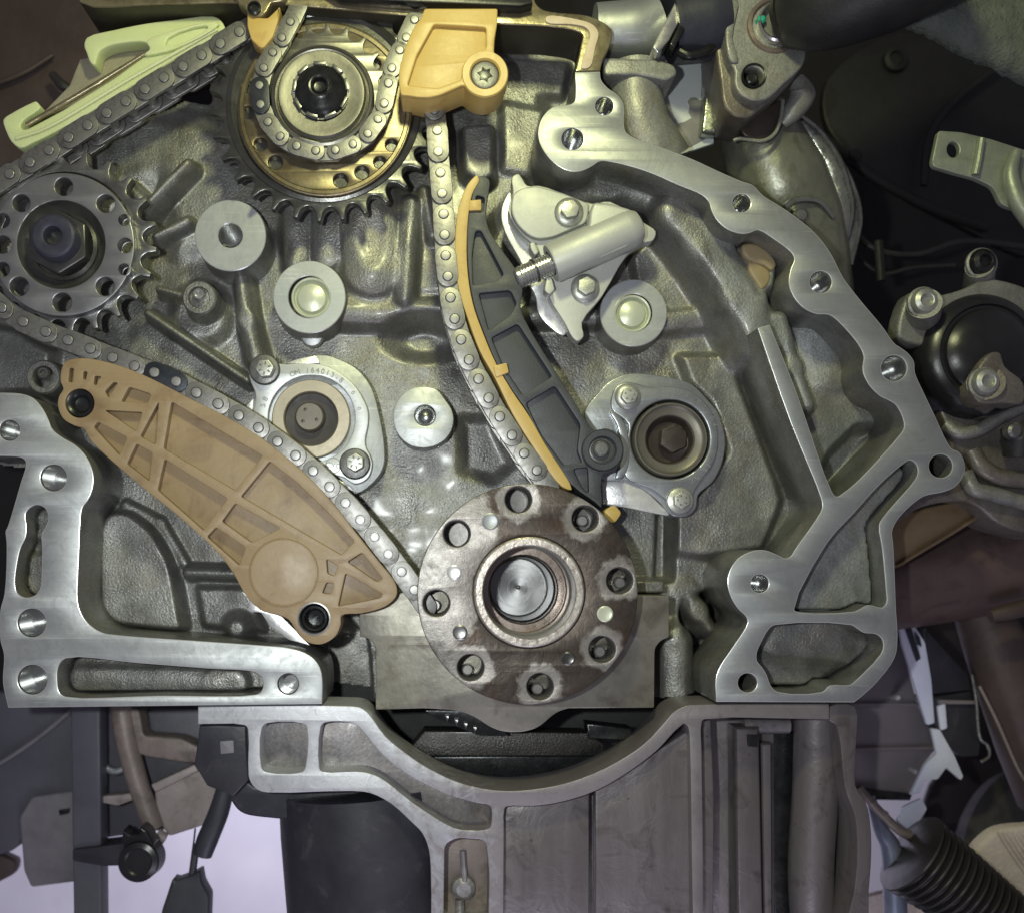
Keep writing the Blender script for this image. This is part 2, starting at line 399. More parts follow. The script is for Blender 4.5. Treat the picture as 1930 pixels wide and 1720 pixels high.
def circ(x, y, r, n=40, ph=0.0, ry=None):
    ry = r if ry is None else ry
    return [(x + r * math.cos(2 * math.pi * i / n + ph), y + ry * math.sin(2 * math.pi * i / n + ph)) for i in range(n)]

def at(pts, d):
    return [uv(x, y, d) for x, y in pts]

def extrude_uv(loops, d0, d1, b=1.5, res=1):
    """loops already in true u,v; solid from depth d0 (front) to d1 (back) with bevelled edges"""
    half = abs(d0 - d1) / 2
    b = min(b, half * 0.9)
    cu = bpy.data.curves.new('c', 'CURVE')
    cu.dimensions = '2D'
    cu.fill_mode = 'BOTH'
    cu.extrude = half - b
    cu.bevel_depth = b
    cu.bevel_resolution = res
    cu.offset = -b
    for L in loops:
        sp = cu.splines.new('POLY')
        sp.points.add(len(L) - 1)
        a = np.zeros((len(L), 4))
        a[:, :2] = L
        sp.points.foreach_set('co', a.ravel())
        sp.use_cyclic_u = True
    ob = bpy.data.objects.new('c', cu)
    me = bpy.data.meshes.new_from_object(ob)
    n = len(me.vertices)
    co = np.zeros(n * 3)
    me.vertices.foreach_get('co', co)
    co = co.reshape(-1, 3)
    faces = [tuple(p.vertices) for p in me.polygons]
    bpy.data.objects.remove(ob)
    bpy.data.curves.remove(cu)
    bpy.data.meshes.remove(me)
    mid = (d0 + d1) / 2
    v = np.stack([co[:, 0], -(co[:, 2] + mid), co[:, 1]], 1)
    return Geo(v, faces)

def prism(pts, d0, d1, holes=(), b=1.5, res=1):
    return extrude_uv([at(pts, d0)] + [at(h, d0) for h in holes], d0, d1, b, res)

def lathe_uv(u, v, prof, n=48, close=True):
    """profile of (radius, depth) turned about the axis towards the viewer"""
    m = len(prof)
    a = np.arange(n) * 2 * math.pi / n
    vs = []
    for r, d in prof:
        vs.append(np.stack([u + r * np.cos(a), np.full(n, -d), v + r * np.sin(a)], 1))
    f = []
    for i in range(m - 1):
        for j in range(n):
            k = (j + 1) % n
            f.append((i * n + j, i * n + k, (i + 1) * n + k, (i + 1) * n + j))
    V = np.concatenate(vs)
    if close:
        if prof[0][0] > 1e-6:
            f.append(tuple(range(n))[::-1])
        if prof[-1][0] > 1e-6:
            f.append(tuple((m - 1) * n + j for j in range(n)))
    return Geo(V, f)

def lathe(px, py, d, prof, n=48, close=True):
    u, v = uv(px, py, d)
    return lathe_uv(u, v, prof, n, close)

def tube3(pts, rad, n=14, caps=True):
    """tube through 3-D points (u, d, v triples already true)"""
    P = [Vector((p[0], -p[1], p[2])) for p in pts]
    rs = rad if hasattr(rad, '__len__') else [rad] * len(P)
    V, F = [], []
    up = Vector((0, 1, 0.0123))
    for i, p in enumerate(P):
        t = (P[min(i + 1, len(P) - 1)] - P[max(i - 1, 0)]).normalized()
        if i == 0:
            a = t.orthogonal().normalized()
        else:
            a = (prev - t * prev.dot(t)).normalized()
        prev = a
        bvec = t.cross(a)
        for j in range(n):
            w = 2 * math.pi * j / n
            V.append(p + (a * math.cos(w) + bvec * math.sin(w)) * rs[i])
    for i in range(len(P) - 1):
        for j in range(n):
            k = (j + 1) % n
            F.append((i * n + j, i * n + k, (i + 1) * n + k, (i + 1) * n + j))
    if caps:
        F.append(tuple(range(n))[::-1])
        F.append(tuple((len(P) - 1) * n + j for j in range(n)))
    return Geo([tuple(x) for x in V], F)

def lathe_band(px, py, d, r, h):
    u, v = uv(px, py, d)
    return tube3([(u, d, v + h), (u, d, v - h)], [r, r], 60)

def tube(pts, rad, n=14, k=6, caps=True):
    """pts: (px, py, d) smoothed"""
    T = []
    for x, y, d in pts:
        u, v = uv(x, y, d)
        T.append((u, d, v))
    if k > 1 and len(T) > 2:
        n0 = len(T)
        Q = sm3(T, k)
        if hasattr(rad, '__len__'):
            rad = list(np.interp(np.linspace(0, n0 - 1, len(Q)), range(n0), rad))
        T = Q
    return tube3(T, rad, n, caps)

def sm3(P, k):
    P = [np.array(p, float) for p in P]
    out = []
    for i in range(len(P) - 1):
        p0 = P[i - 1] if i > 0 else 2 * P[0] - P[1]
        p1, p2 = P[i], P[i + 1]
        p3 = P[i + 2] if i + 2 < len(P) else 2 * p2 - p1
        for s in range(k):
            t = s / k
            out.append(0.5 * ((2 * p1) + (-p0 + p2) * t + (2 * p0 - 5 * p1 + 4 * p2 - p3) * t * t + (-p0 + 3 * p1 - 3 * p2 + p3) * t ** 3))
    out.append(P[-1])
    return out

def turned(geo, origin, axis_from, axis_to):
    """rotate a geo about a true point so that one direction becomes another"""
    q = Vector(axis_from).rotation_difference(Vector(axis_to)).to_matrix()
    R = np.array(q)
    o = np.array(origin)
    return Geo((geo.v - o) @ R.T + o, geo.f)

def hexpts(u, v, r, ph=0.0):
    return [(u + r * math.cos(ph + i * math.pi / 3), v + r * math.sin(ph + i * math.pi / 3)) for i in range(6)]

def bolt_geo(px, py, d, rf, rh, h, ph=0.3, fl=9):
    """flanged hex bolt standing on depth d"""
    u, v = uv(px, py, d + h)
    g = [lathe_uv(u, v, [(rf, d), (rf, d + fl * 0.4), (rf * 0.93, d + fl * 0.65), (rh * 1.05, d + fl), (0, d + fl)], 36),
         extrude_uv([rnd(hexpts(u, v, rh * 1.12, ph), 2.0, 2)], d + h, d + fl * 0.7, 1.6, 2)]
    return g

# ---------------------------------------------------------------- objects
ROOT = {}

def base_of(parent):
    while parent.parent is not None:
        parent = parent.parent
    return parent

def tag(o, label=None, cat=None, group=None, kind=None):
    if label: o['label'] = label
    if cat: o['category'] = cat
    if group: o['group'] = group
    if kind: o['kind'] = kind
    return o

def thing(name, label, cat, px, py, d, group=None):
    o = bpy.data.objects.new(name, None)
    o.empty_display_size = 0.01
    o.location = W(px, py, d)
    C.objects.link(o)
    return tag(o, label, cat, group)

def mesh_of(name, geos, mats, loc, smooth=30, weld=True, side=None):
    if isinstance(geos, Geo):
        geos = [geos]
    V, F, MI = [], [], []
    off = 0
    for g in geos:
        mi = 0
        if isinstance(g, tuple):
            g, mi = g
        V.append(g.v)
        F += [tuple(i + off for i in f) for f in g.f]
        MI += [mi] * len(g.f)
        off += len(g.v)
    V = np.concatenate(V) * S - np.array(loc)
    me = bpy.data.meshes.new(name)
    me.from_pydata(V.tolist(), [], F)
    for m in (mats if isinstance(mats, (list, tuple)) else [mats]):
        me.materials.append(MAT[m] if isinstance(m, str) else m)
    me.polygons.foreach_set('material_index', MI)
    if weld:
        bm = bmesh.new()
        bm.from_mesh(me)
        bmesh.ops.remove_doubles(bm, verts=bm.verts, dist=0.02 * S)
        bmesh.ops.recalc_face_normals(bm, faces=bm.faces)
        bm.to_mesh(me)
        bm.free()
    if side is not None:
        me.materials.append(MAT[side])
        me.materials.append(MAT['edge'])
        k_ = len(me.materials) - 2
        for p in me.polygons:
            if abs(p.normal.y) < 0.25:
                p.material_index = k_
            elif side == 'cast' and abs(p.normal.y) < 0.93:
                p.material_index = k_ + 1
    me.polygons.foreach_set('use_smooth', [True] * len(me.polygons))
    me.set_sharp_from_angle(angle=math.radians(smooth))
    return me

def obj(name, geos, mats, parent=None, label=None, cat=None, group=None, kind=None, smooth=30, weld=True, origin=None, side=None):
    if isinstance(geos, Geo):
        geos = [geos]
    if parent is not None:
        loc = Vector(base_of(parent).location)
    elif origin is not None:
        loc = W(*origin)
    else:
        allv = np.concatenate([(g[0] if isinstance(g, tuple) else g).v for g in geos])
        c = (allv.min(0) + allv.max(0)) / 2 * S
        loc = Vector(c)
    me = mesh_of(name, geos, mats, loc, smooth, weld, side)
    o = bpy.data.objects.new(name, me)
    C.objects.link(o)
    if parent is not None:
        o.parent = parent
    else:
        o.location = loc
    return tag(o, label, cat, group, kind)

def lettering(name, text, px, py, d, size, ang, parent, mat='letter', depth=1.2):
    cu = bpy.data.curves.new('t', 'FONT')
    cu.body = text
    cu.size = size
    cu.align_x = 'CENTER'
    cu.align_y = 'CENTER'
    cu.extrude = depth
    ob = bpy.data.objects.new('t', cu)
    me = bpy.data.meshes.new_from_object(ob)
    n = len(me.vertices)
    co = np.zeros(n * 3)
    me.vertices.foreach_get('co', co)
    co = co.reshape(-1, 3)
    faces = [tuple(p.vertices) for p in me.polygons]
    bpy.data.objects.remove(ob); bpy.data.curves.remove(cu); bpy.data.meshes.remove(me)
    a = math.radians(ang)
    u, v = uv(px, py, d)
    x = co[:, 0] * math.cos(a) - co[:, 1] * math.sin(a) + u
    y = co[:, 0] * math.sin(a) + co[:, 1] * math.cos(a) + v
    g = Geo(np.stack([x, -(co[:, 2] + d), y], 1), faces)
    return g

def arc_letters(text, px, py, d, r, a0, a1, size, flip=False):
    gs = []
    n = len(text)
    for i, ch in enumerate(text):
        if ch == ' ':
            continue
        a = a0 + (a1 - a0) * i / max(n - 1, 1)
        w = math.radians(a)
        gs.append(lettering('t', ch, px + r * math.cos(w), py - r * math.sin(w), d, size, a - 90 + (180 if flip else 0), None))
    return gs
# ================================================================ engine block
block = thing('engine_block', 'grey oily cast aluminium engine block with its open timing case', 'engine block', 900, 700, -170)

FL = -172.0
ARC_OUT = [(1084,136),(1084,136),(1131,135),(1131,135),(1133,150),(1146,166),(1164,179),(1175,197),(1176,233),(1180,249),(1196,260),(1250,279),(1305,300),(1357,324),
  (1399,342),(1419,349),(1438,368),(1482,396),(1534,437),(1565,476),(1590,524),(1622,566),(1663,615),(1686,647),(1699,656),(1712,666),(1723,682),(1725,703),(1741,739),
  (1762,783),(1785,832),(1795,846),(1807,851),(1816,865),(1819,884),(1813,902),(1800,917),(1780,926),(1741,935),(1714,955),(1692,979),(1682,1000),(1684,1026),
  (1686,1065),(1689,1143),(1692,1208),(1686,1240),(1652,1286),(1624,1312),(1610,1323),(1610,1323),(1350,1322),(1350,1322),(1349,1278),(1357,1255),(1383,1216),(1409,1173),(1406,1161),(1391,1146),
  (1378,1125),(1371,1097),(1377,1071),(1392,1051),(1417,1038),(1442,1036),(1466,1045),(1480,1051),(1490,1048),(1499,1034),(1546,966),(1550,953),(1548,939),(1490,795),
  (1428,618),(1428,618),(1451,612),(1451,612),(1500,735),(1568,925),(1577,935),(1590,928),(1621,902),(1697,818),(1704,806),(1702,789),(1689,764),(1676,755),(1658,746),(1637,724),(1626,698),
  (1628,672),(1622,656),(1601,628),(1572,599),(1560,593),(1539,592),(1515,581),(1497,561),(1487,535),(1490,509),(1497,490),(1493,478),(1456,449),(1437,437),(1427,434),
  (1414,439),(1398,441),(1372,433),(1351,415),(1341,397),(1336,381),(1323,368),(1281,350),(1215,322),(1150,305),(1131,304),(1118,312),(1100,321),(1080,324),(1056,316),
  (1032,295),(1018,272),(1014,252),(1018,230),(1026,216),(1042,202),(1074,197),(1083,191),(1085,178)]
P1 = [(1497,1148),(1559,1023),(1611,965),(1657,914),(1704,873),(1715,867),(1726,874),(1730,888),(1725,903),(1689,945),(1668,970),(1657,988),(1663,1033),(1670,1111),(1671,1134),(1663,1144),(1637,1139),(1621,1147),(1608,1152),(1508,1153)]
P2 = [(1461,1177),(1604,1177),(1616,1184),(1629,1192),(1650,1194),(1661,1202),(1665,1216),(1660,1232),(1609,1285),(1601,1290),(1564,1291),(1550,1303),(1466,1303),(1453,1291),(1445,1270),(1437,1257),(1427,1244),(1427,1229),(1434,1212),(1450,1184)]
fl_holes = [(1139,200,17),(1079,262,20.5),(1398,383,17),(1547,532,20.5),(1685,694,24),(1773,878,22),(1432,1099,17),(1409,1286,18)]
flange = prism(sm(ARC_OUT, 4), 0, -190, [sm(P1, 3), sm(P2, 3)] + [circ(x, y, r, 36) for x, y, r in fl_holes], 1.6)
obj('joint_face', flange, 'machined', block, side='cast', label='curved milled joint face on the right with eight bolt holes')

LEFT_OUT = [(-60,741),(-60,741),(0,740),(39,742),(62,750),(80,770),(91,791),(98,808),(114,822),(145,841),(166,866),(176,895),(174,921),(166,941),(155,957),(151,991),(149,1040),(147,1085),(146,1126),(151,1150),
  (166,1174),(192,1191),(223,1196),(360,1206),(500,1216),(542,1220),(571,1228),(592,1241),(604,1260),(608,1285),(607,1326),(607,1326),(15,1333),(15,1333),(5,1285),(7,1233),(0,1205),(0,1150),(8,1117),(12,1026),(10,1000),
  (13,994),(21,970),(39,908),(48,878),(47,868),(39,862),(0,859),(-60,858),(-60,858)]
PEA = [(57,956),(70,951),(84,957),(91,973),(86,991),(78,1006),(79,1035),(78,1078),(75,1108),(65,1121),(47,1125),(33,1117),(28,1100),(33,1055),(39,1031),(48,1012),(50,991),(48,968)]
SLOT = [(124,1240),(260,1249),(389,1259),(480,1266),(493,1275),(496,1289),(492,1302),(482,1308),(300,1310),(124,1312),(112,1304),(108,1288),(110,1255)]
lf_holes = [(18,811,19.5),(101,900,25),(60,1173,27),(61,1280,28),(543,1288,20)]
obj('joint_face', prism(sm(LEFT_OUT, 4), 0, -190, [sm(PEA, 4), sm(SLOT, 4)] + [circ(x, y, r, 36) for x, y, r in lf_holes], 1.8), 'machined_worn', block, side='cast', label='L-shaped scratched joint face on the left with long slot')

# ---- cast rear wall of the timing case: one continuous casting with its ribs, pads and hollows
k0 = (D - FL) / D
u0, u1 = (-100 - NX) * k0, 985.0
v0, v1 = -330.0, 1190.0
step = 3.3
uu = np.arange(u0, u1, step); vv = np.arange(v0, v1, step)
U, V = np.meshgrid(uu, vv)
H = np.full(U.shape, FL)

def seg_dist(p, q, u=U, v=V):
    ax, ay = p; bx, by = q
    dx, dy = bx - ax, by - ay
    L2 = dx * dx + dy * dy + 1e-9
    t = np.clip(((u - ax) * dx + (v - ay) * dy) / L2, 0, 1)
    return np.hypot(u - ax - t * dx, v - ay - t * dy), t

def poly_sd(poly, u=U, v=V):
    P = np.array(poly)
    d = np.full(u.shape, 1e9)
    inside = np.zeros(u.shape, bool)
    n = len(P)
    for i in range(n):
        a, b = P[i - 1], P[i]
        s, _ = seg_dist(a, b, u, v)
        d = np.minimum(d, s)
        cond = ((a[1] > v) != (b[1] > v))
        with np.errstate(divide='ignore', invalid='ignore'):
            xi = (b[0] - a[0]) * (v - a[1]) / (b[1] - a[1]) + a[0]
        inside ^= cond & (u < xi)
    return np.where(inside, -d, d)

def sstep(sd, soft):
    t = np.clip(0.5 - sd / (2 * soft), 0, 1)
    return t * t * (3 - 2 * t)

def level(poly, h, soft=8, d=None, r=8):
    """bring the inside of a traced polygon to depth h"""
    global H
    P = at(rnd(poly, r, 3), h if d is None else d)
    w = sstep(poly_sd(P), soft)
    H = H * (1 - w) + h * w

def ridge(pts, r, h, soft=None, d=None, r2=None):
    """rounded cast rib along a traced line"""
    global H
    P = at(pts, h if d is None else d)
    for i in range(len(P) - 1):
        s, t = seg_dist(P[i], P[i + 1])
        rr = r if r2 is None else r + (r2 - r) * (t + i) / (len(P) - 1)
        x = np.clip(s / rr, 0, 1.7)
        prof = np.where(x < 1, 1 - 0.28 * x * x, 0.72 * np.clip(1 - (x - 1) / 0.7, 0, 1) ** 2)
        base = np.minimum(H, h)
        H = np.maximum(H, base + (h - base) * np.clip(prof, 0, 1))

def dome(x, y, r, h, d=None, soft=10):
    global H
    u, v = uv(x, y, h if d is None else d)
    w = sstep(np.hypot(U - u, V - v) - r, soft)
    H = np.maximum(H, H * (1 - w) + h * w)

def dent(x, y, rx, ry, h, soft=10, ang=0.0):
    global H
    u, v = uv(x, y, h)
    a = math.radians(ang)
    X = (U - u) * math.cos(a) + (V - v) * math.sin(a)
    Y = -(U - u) * math.sin(a) + (V - v) * math.cos(a)
    q = (np.hypot(X / rx, Y / ry) - 1) * min(rx, ry)
    w = sstep(q, soft)
    H = np.minimum(H, H * (1 - w) + h * w)

# upper wall behind the big sprocket and the flutes below it
level([(400,120),(1030,120),(1015,330),(930,420),(850,560),(640,570),(540,470),(500,430),(420,330)], -150, 22)
level([(-90,150),(420,230),(520,420),(330,480),(300,330),(-90,500)], -150, 30)
ridge([(556,360),(556,490)], 24, -128)
ridge([(613,380),(613,480)], 26, -122)
ridge([(690,360),(700,500)], 54, -104)
dent(703, 455, 26, 42, -112, 16)
ridge([(640,390),(640,490)], 10, -134)
ridge([(775,380),(762,560)], 18, -112)
ridge([(800,360),(815,440)], 12, -120)
level([(868,232),(931,228),(934,332),(905,345),(872,325)], -104, 9)
level([(945,190),(1030,205),(1000,330),(945,322)], -138, 10)
level([(935,108),(1078,112),(1062,180),(950,172)], -150, 8)
level([(926,40),(1090,40),(1086,106),(932,98)], -330, 5)
# hollow behind the yellow-green guide and the dark slot beside the sprocket
level([(-100,-60),(470,-60),(440,60),(60,290),(-100,330)], -330, 14)
level([(322,178),(405,184),(412,222),(318,206)], -240, 6)
# long oil gallery tube, and the hollow under it
ridge([(640,582),(870,588)], 26, -128)
ridge([(1010,590),(1130,592)], 20, -140)
ridge([(1240,600),(1350,590)], 24, -140)
dent(800, 646, 66, 36, -205, 22)
level([(868,790),(925,790),(965,875),(930,905),(870,890)], -190, 18)
# ribs on the left
ridge([(276,588),(465,716)], 10, -120)
ridge([(452,515),(462,600),(478,668)], 16, -118, r2=20)
ridge([(268,392),(352,306)], 13, -98)
ridge([(292,443),(350,414)], 11, -118)
ridge([(296,542),(345,556)], 9, -112)
ridge([(240,352),(262,372)], 16, -120)
dome(376, 566, 36, -104, soft=6)
dome(84, 713, 34, -88, soft=6)
level([(-80,600),(30,620),(100,660),(90,740),(-80,740)], -140, 12)
dome(376, 590, 60, -150, soft=18)
# lower left compartment
level([(192,965),(236,958),(290,1000),(322,1060),(345,1185),(330,1190),(212,1178),(186,1150),(182,1010)], -128, 10, r=26)
ridge([(352,1078),(470,1082)], 13, -126)
level([(368,1105),(470,1105),(500,1190),(382,1180)], -150, 9)
dome(445, 1184, 26, -118, soft=16)
ridge([(236,952),(300,985),(345,1060)], 10, -158)
# right side of the wall
level([(1280,668),(1376,664),(1478,940),(1440,1035),(1330,1050),(1265,1040),(1262,960),(1320,925),(1372,850),(1340,760),(1300,722)], -150, 12)
level([(1232,962),(1258,960),(1256,1092),(1226,1092)], -225, 9)
level([(1190,480),(1235,440),(1300,470),(1335,575),(1260,585),(1200,540)], -150, 10)
level([(1255,420),(1320,440),(1425,640),(1395,690),(1330,600),(1290,520)], -214, 16)
ridge([(1278,392),(1330,452),(1400,560),(1440,640)], 40, -66)
ridge([(1065,375),(1150,345),(1260,372)], 30, -92)
level([(1196,1090),(1254,1092),(1255,1118),(1196,1120)], -112, 4, r=3)
level([(1262,1120),(1345,1110),(1352,1330),(1245,1335)], -300, 12)
ridge([(1284,1215),(1290,1330)], 36, -130)
ridge([(1290,1110),(1318,1150),(1340,1185)], 22, -168)
dome(1352, 1090, 30, -190, soft=20)
# chamber between the curved joint face and the thin wall beside it
level([(1300,352),(1460,430),(1510,500),(1580,590),(1660,740),(1715,805),(1580,945),(1556,915),(1440,615),(1345,440)], -112, 8, d=-40)
ridge([(1278,392),(1345,452),(1412,560),(1446,632)], 34, -58)
ridge([(1474,600),(1500,690),(1524,762)], 17, -62)
ridge([(1556,640),(1572,700)], 34, -100)
level([(1566,905),(1590,850),(1640,800),(1690,800),(1640,880),(1582,935)], -165, 16, d=-60)
level([(1395,462),(1425,452),(1470,500),(1462,545),(1425,555)], -70, 12)
# floors of the pockets in the joint faces
level(P1, -52, 3, d=0)
level(P2, -84, 3, d=0)
ridge([(1470,1190),(1560,1195),(1625,1210)], 46, -62)
dent(1590, 1285, 42, 26, -100, 10)
level(PEA, -46, 3, d=0)
dent(64, 1030, 30, 14, -58, 8)
level(SLOT, -66, 3, d=0)
ridge([(150,1280),(370,1284)], 22, -50)
ridge([(405,1285),(440,1287)], 24, -48)
dent(975, 1112, 105, 105, -380, 5)
# black hollow under the tan guide
level([(612,1175),(660,1150),(700,1200),(712,1345),(606,1345)], -320, 8)
# irregular sand-cast surface
nz = np.zeros(U.shape)
for sc_, am in ((90, 2.2), (34, 1.0)):
    gx = rng.normal(size=(int((v1 - v0) / sc_) + 3, int((u1 - u0) / sc_) + 3))
    iy, ix = (V - v0) / sc_, (U - u0) / sc_
    y0, x0 = np.floor(iy).astype(int), np.floor(ix).astype(int)
    fy, fx = iy - y0, ix - x0
    fy, fx = fy * fy * (3 - 2 * fy), fx * fx * (3 - 2 * fx)
    nz += am * ((gx[y0, x0] * (1 - fx) + gx[y0, x0 + 1] * fx) * (1 - fy) + (gx[y0 + 1, x0] * (1 - fx) + gx[y0 + 1, x0 + 1] * fx) * fy)
H = H + nz
# keep only what lies inside the block's own outline
sil = at([(452,-80),(1120,-80),(1125,140),(1160,190),(1170,262),(1390,352),(1470,402),(1545,462),(1600,560),(1680,660),(1705,720),(1780,890),(1700,930),(1665,1000),(1672,1200),(1600,1312),(1345,1316),(1240,1332),(700,1332),(604,1320),(20,1325),(10,1120),(40,880),(-100,860),(-100,352),(60,300),(300,150),(440,62)], -60)
keep = poly_sd(sil) < 0
ny, nx = U.shape
verts = np.stack([U, -H, V], -1).reshape(-1, 3)
ii = np.arange((ny - 1) * (nx - 1))
r_, c_ = ii // (nx - 1), ii % (nx - 1)
a_ = r_ * nx + c_
ok = keep.ravel()[a_] & keep.ravel()[a_ + nx + 1]
quads = np.stack([a_, a_ + 1, a_ + nx + 1, a_ + nx], 1)[ok]
used = np.unique(quads)
remap = np.zeros(len(verts), int); remap[used] = np.arange(len(used))
loc = np.array(block.location)
me = bpy.data.meshes.new('case_wall')
vw = verts[used] * S - loc
me.vertices.add(len(vw)); me.vertices.foreach_set('co', vw.ravel())
q = remap[quads]
me.loops.add(q.size); me.loops.foreach_set('vertex_index', q.ravel().astype(np.int32))
me.polygons.add(len(q)); me.polygons.foreach_set('loop_start', np.arange(0, q.size, 4, dtype=np.int32))
me.polygons.foreach_set('use_smooth', np.ones(len(q), bool))
me.materials.append(MAT['cast'])
me.materials.append(MAT['cast_clean'])
cm = np.minimum(poly_sd(at(P1, -20)), poly_sd(at([(1300,352),(1460,430),(1510,500),(1580,590),(1660,740),(1715,805),(1590,945),(1550,925),(1440,635),(1380,560)], -40)))
cmq = (cm.ravel()[a_[ok]] < 3).astype(np.int32)
me.polygons.foreach_set('material_index', cmq)
me.update(calc_edges=True)
me.validate()
o = bpy.data.objects.new('case_wall', me); C.objects.link(o); o.parent = block

# ---- milled bosses standing on the wall
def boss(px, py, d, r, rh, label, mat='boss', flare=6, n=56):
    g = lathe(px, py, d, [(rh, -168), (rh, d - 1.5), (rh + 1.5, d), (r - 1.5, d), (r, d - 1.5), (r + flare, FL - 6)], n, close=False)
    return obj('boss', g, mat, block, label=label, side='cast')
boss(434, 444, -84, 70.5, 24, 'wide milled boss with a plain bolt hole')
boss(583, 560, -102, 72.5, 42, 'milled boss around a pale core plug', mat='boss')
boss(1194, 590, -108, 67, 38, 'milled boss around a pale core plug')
# small boss with one flat corner
g = prism(rnd([(740,786),(744,764),(756,745),(774,732),(798,728),(824,733),(851,770),(856,790),(851,812),(838,830),(818,841),(798,844),(776,841),(757,828),(745,810)], 8, 2), -98, -180, [circ(801, 783, 20, 36)], 1.6)
obj('boss', g, 'machined_worn', block, label='bright milled boss with one corner cut flat')
obj('threaded_bore', lathe(801, 783, -98, [(19.5, -100), (19.5, -136), (0, -160)], 48, close=False), 'drilled', block)
for px, py, d, r in [(434, 442, -84, 24.0)]:
    obj('threaded_bore', lathe(px, py, d, [(r, d - 2), (r, d - 50), (0, d - 50.1)], 48, close=False), 'drilled', block)
for (px, py, d, r) in ((587, 561, -102, 38), (1192, 591, -108, 35)):
    g = lathe(px, py, d, [(r + 3, d - 3), (r + 1, d + 0.5), (r - 2, d - 1), (r - 4, d - 12), (r - 6, d - 11), (r * 0.72, d - 3), (r * 0.4, d + 1), (0, d + 2.5)], 44, close=False)
    obj('core_plug', g, 'cap', block)
for px, py, d in ((376, 562, -100), (83, 711, -84)):
    st = obj('dowel_socket', lathe(px, py, d, [(20, d - 30), (20, d), (22, d + 4), (31, d + 4), (34, d), (36, d - 30)], 36, close=False), 'cast', block)
    obj('dowel', lathe(px - 2, py - 8, d + 14, [(13, d - 30), (13, d + 10), (10, d + 14), (7, d + 14), (5, d + 8), (0, d + 8)], 28, close=False), 'steel_bright' if px > 200 else 'steel', st)
# casting flash under the left plugged boss and amber wax left in the right chamber
obj('casting_flash', lathe_uv(*uv(588, 633, -140), [(0, -134), (20, -140), (24, -146), (0, -152)], 20, close=False), 'machined_worn', block)
wx = [prism(sm([(1400,462),(1416,458),(1436,464),(1456,482),(1464,498),(1456,510),(1440,500),(1416,492),(1402,480)], 4), -62, -82, [], 6, 3),
      prism(sm([(1412,490),(1434,498),(1452,512),(1450,534),(1436,546),(1424,530),(1412,510)], 4), -66, -86, [], 6, 3)]
obj('wax_stain', wx, 'wax', block)
# bolt threads seen in the joint face holes (sleeves a little inside each bore)
for (px, py, r) in fl_holes + lf_holes:
    if (px, py) in ((1773, 878), (1409, 1286)):
        continue
    prof = [(r - 0.4, -3), (r - 1.6, -5), (r - 1.6, -62), (r - 1.7, -62.1), (0, -62.2)]
    obj('threaded_bore', lathe(px, py, 0, prof, 48, close=False), 'drilled', block)

# ================================================================ cylinder head with its rim above the block
head = thing('cylinder_head', 'oily olive-gold rim of the cylinder head crossing the top edge above the sprocket', 'cylinder head', 800, 20, 0)
RIM = [(150,-60),(150,-60),(150,4),(300,8),(430,6),(511,8),(607,15),(755,29),(931,45),(1035,50),(1088,59),(1098,66),(1095,84),(1089,114),(1084,135),(1084,135),(1131,134),(1131,134),(1137,112),(1149,88),(1154,66),(1152,55),(1139,43),(1107,29),(1040,22),(1022,17),(1009,4),(1000,-60),(1000,-60)]
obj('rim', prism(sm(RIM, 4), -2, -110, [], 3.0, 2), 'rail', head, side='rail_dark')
RES = [(1030,31),(1090,37),(1118,47),(1128,62),(1122,90),(1112,126),(1096,128),(1104,95),(1112,64),(1104,52),(1080,46),(1030,42)]
obj('sealant_trace', prism(sm(RES, 4), 1.5, -4, [], 1.0), 'sealant', head, label='dried pinkish sealant trace on the corner of the rim')
obj('upper_edge', prism([(560,-60),(990,-60),(1004,6),(980,12),(760,3),(640,-4)], 26, -1, [], 3), 'gloss_black', head)
LUG = [(440,-40),(545,-40),(535,0),(512,6),(505,18),(497,28),(483,31),(468,26),(461,14),(448,4)]
lug = obj('lug', prism(sm(LUG, 4), 14, -20, [], 3, 2), 'rail', head)
obj('lug_screw', [lathe(480, 17, 14, [(13, 13), (13, 18), (9, 20), (8, 15), (0, 15)], 24, close=False)], 'bolt_dark', lug)
# ================================================================ chains
def capsule_pts(L, r, waist, n=10):
    """link plate outline: two round ends and a slightly drawn-in waist, pins at x = +-L/2"""
    top, bot = [], []
    h = L / 2
    pts = []
    for i in range(n + 1):
        a = -math.pi / 2 + math.pi * i / n
        pts.append((h + r * math.cos(a), r * math.sin(a)))
    if waist < r:
        pts.append((0, waist))
    for i in range(n + 1):
        a = math.pi / 2 + math.pi * i / n
        pts.append((-h + r * math.cos(a), r * math.sin(a)))
    if waist < r:
        pts.append((0, -waist))
    return pts

def raw_mesh(name, geos, mat, smooth=30):
    return mesh_of(name, geos, mat, (0, 0, 0), smooth)

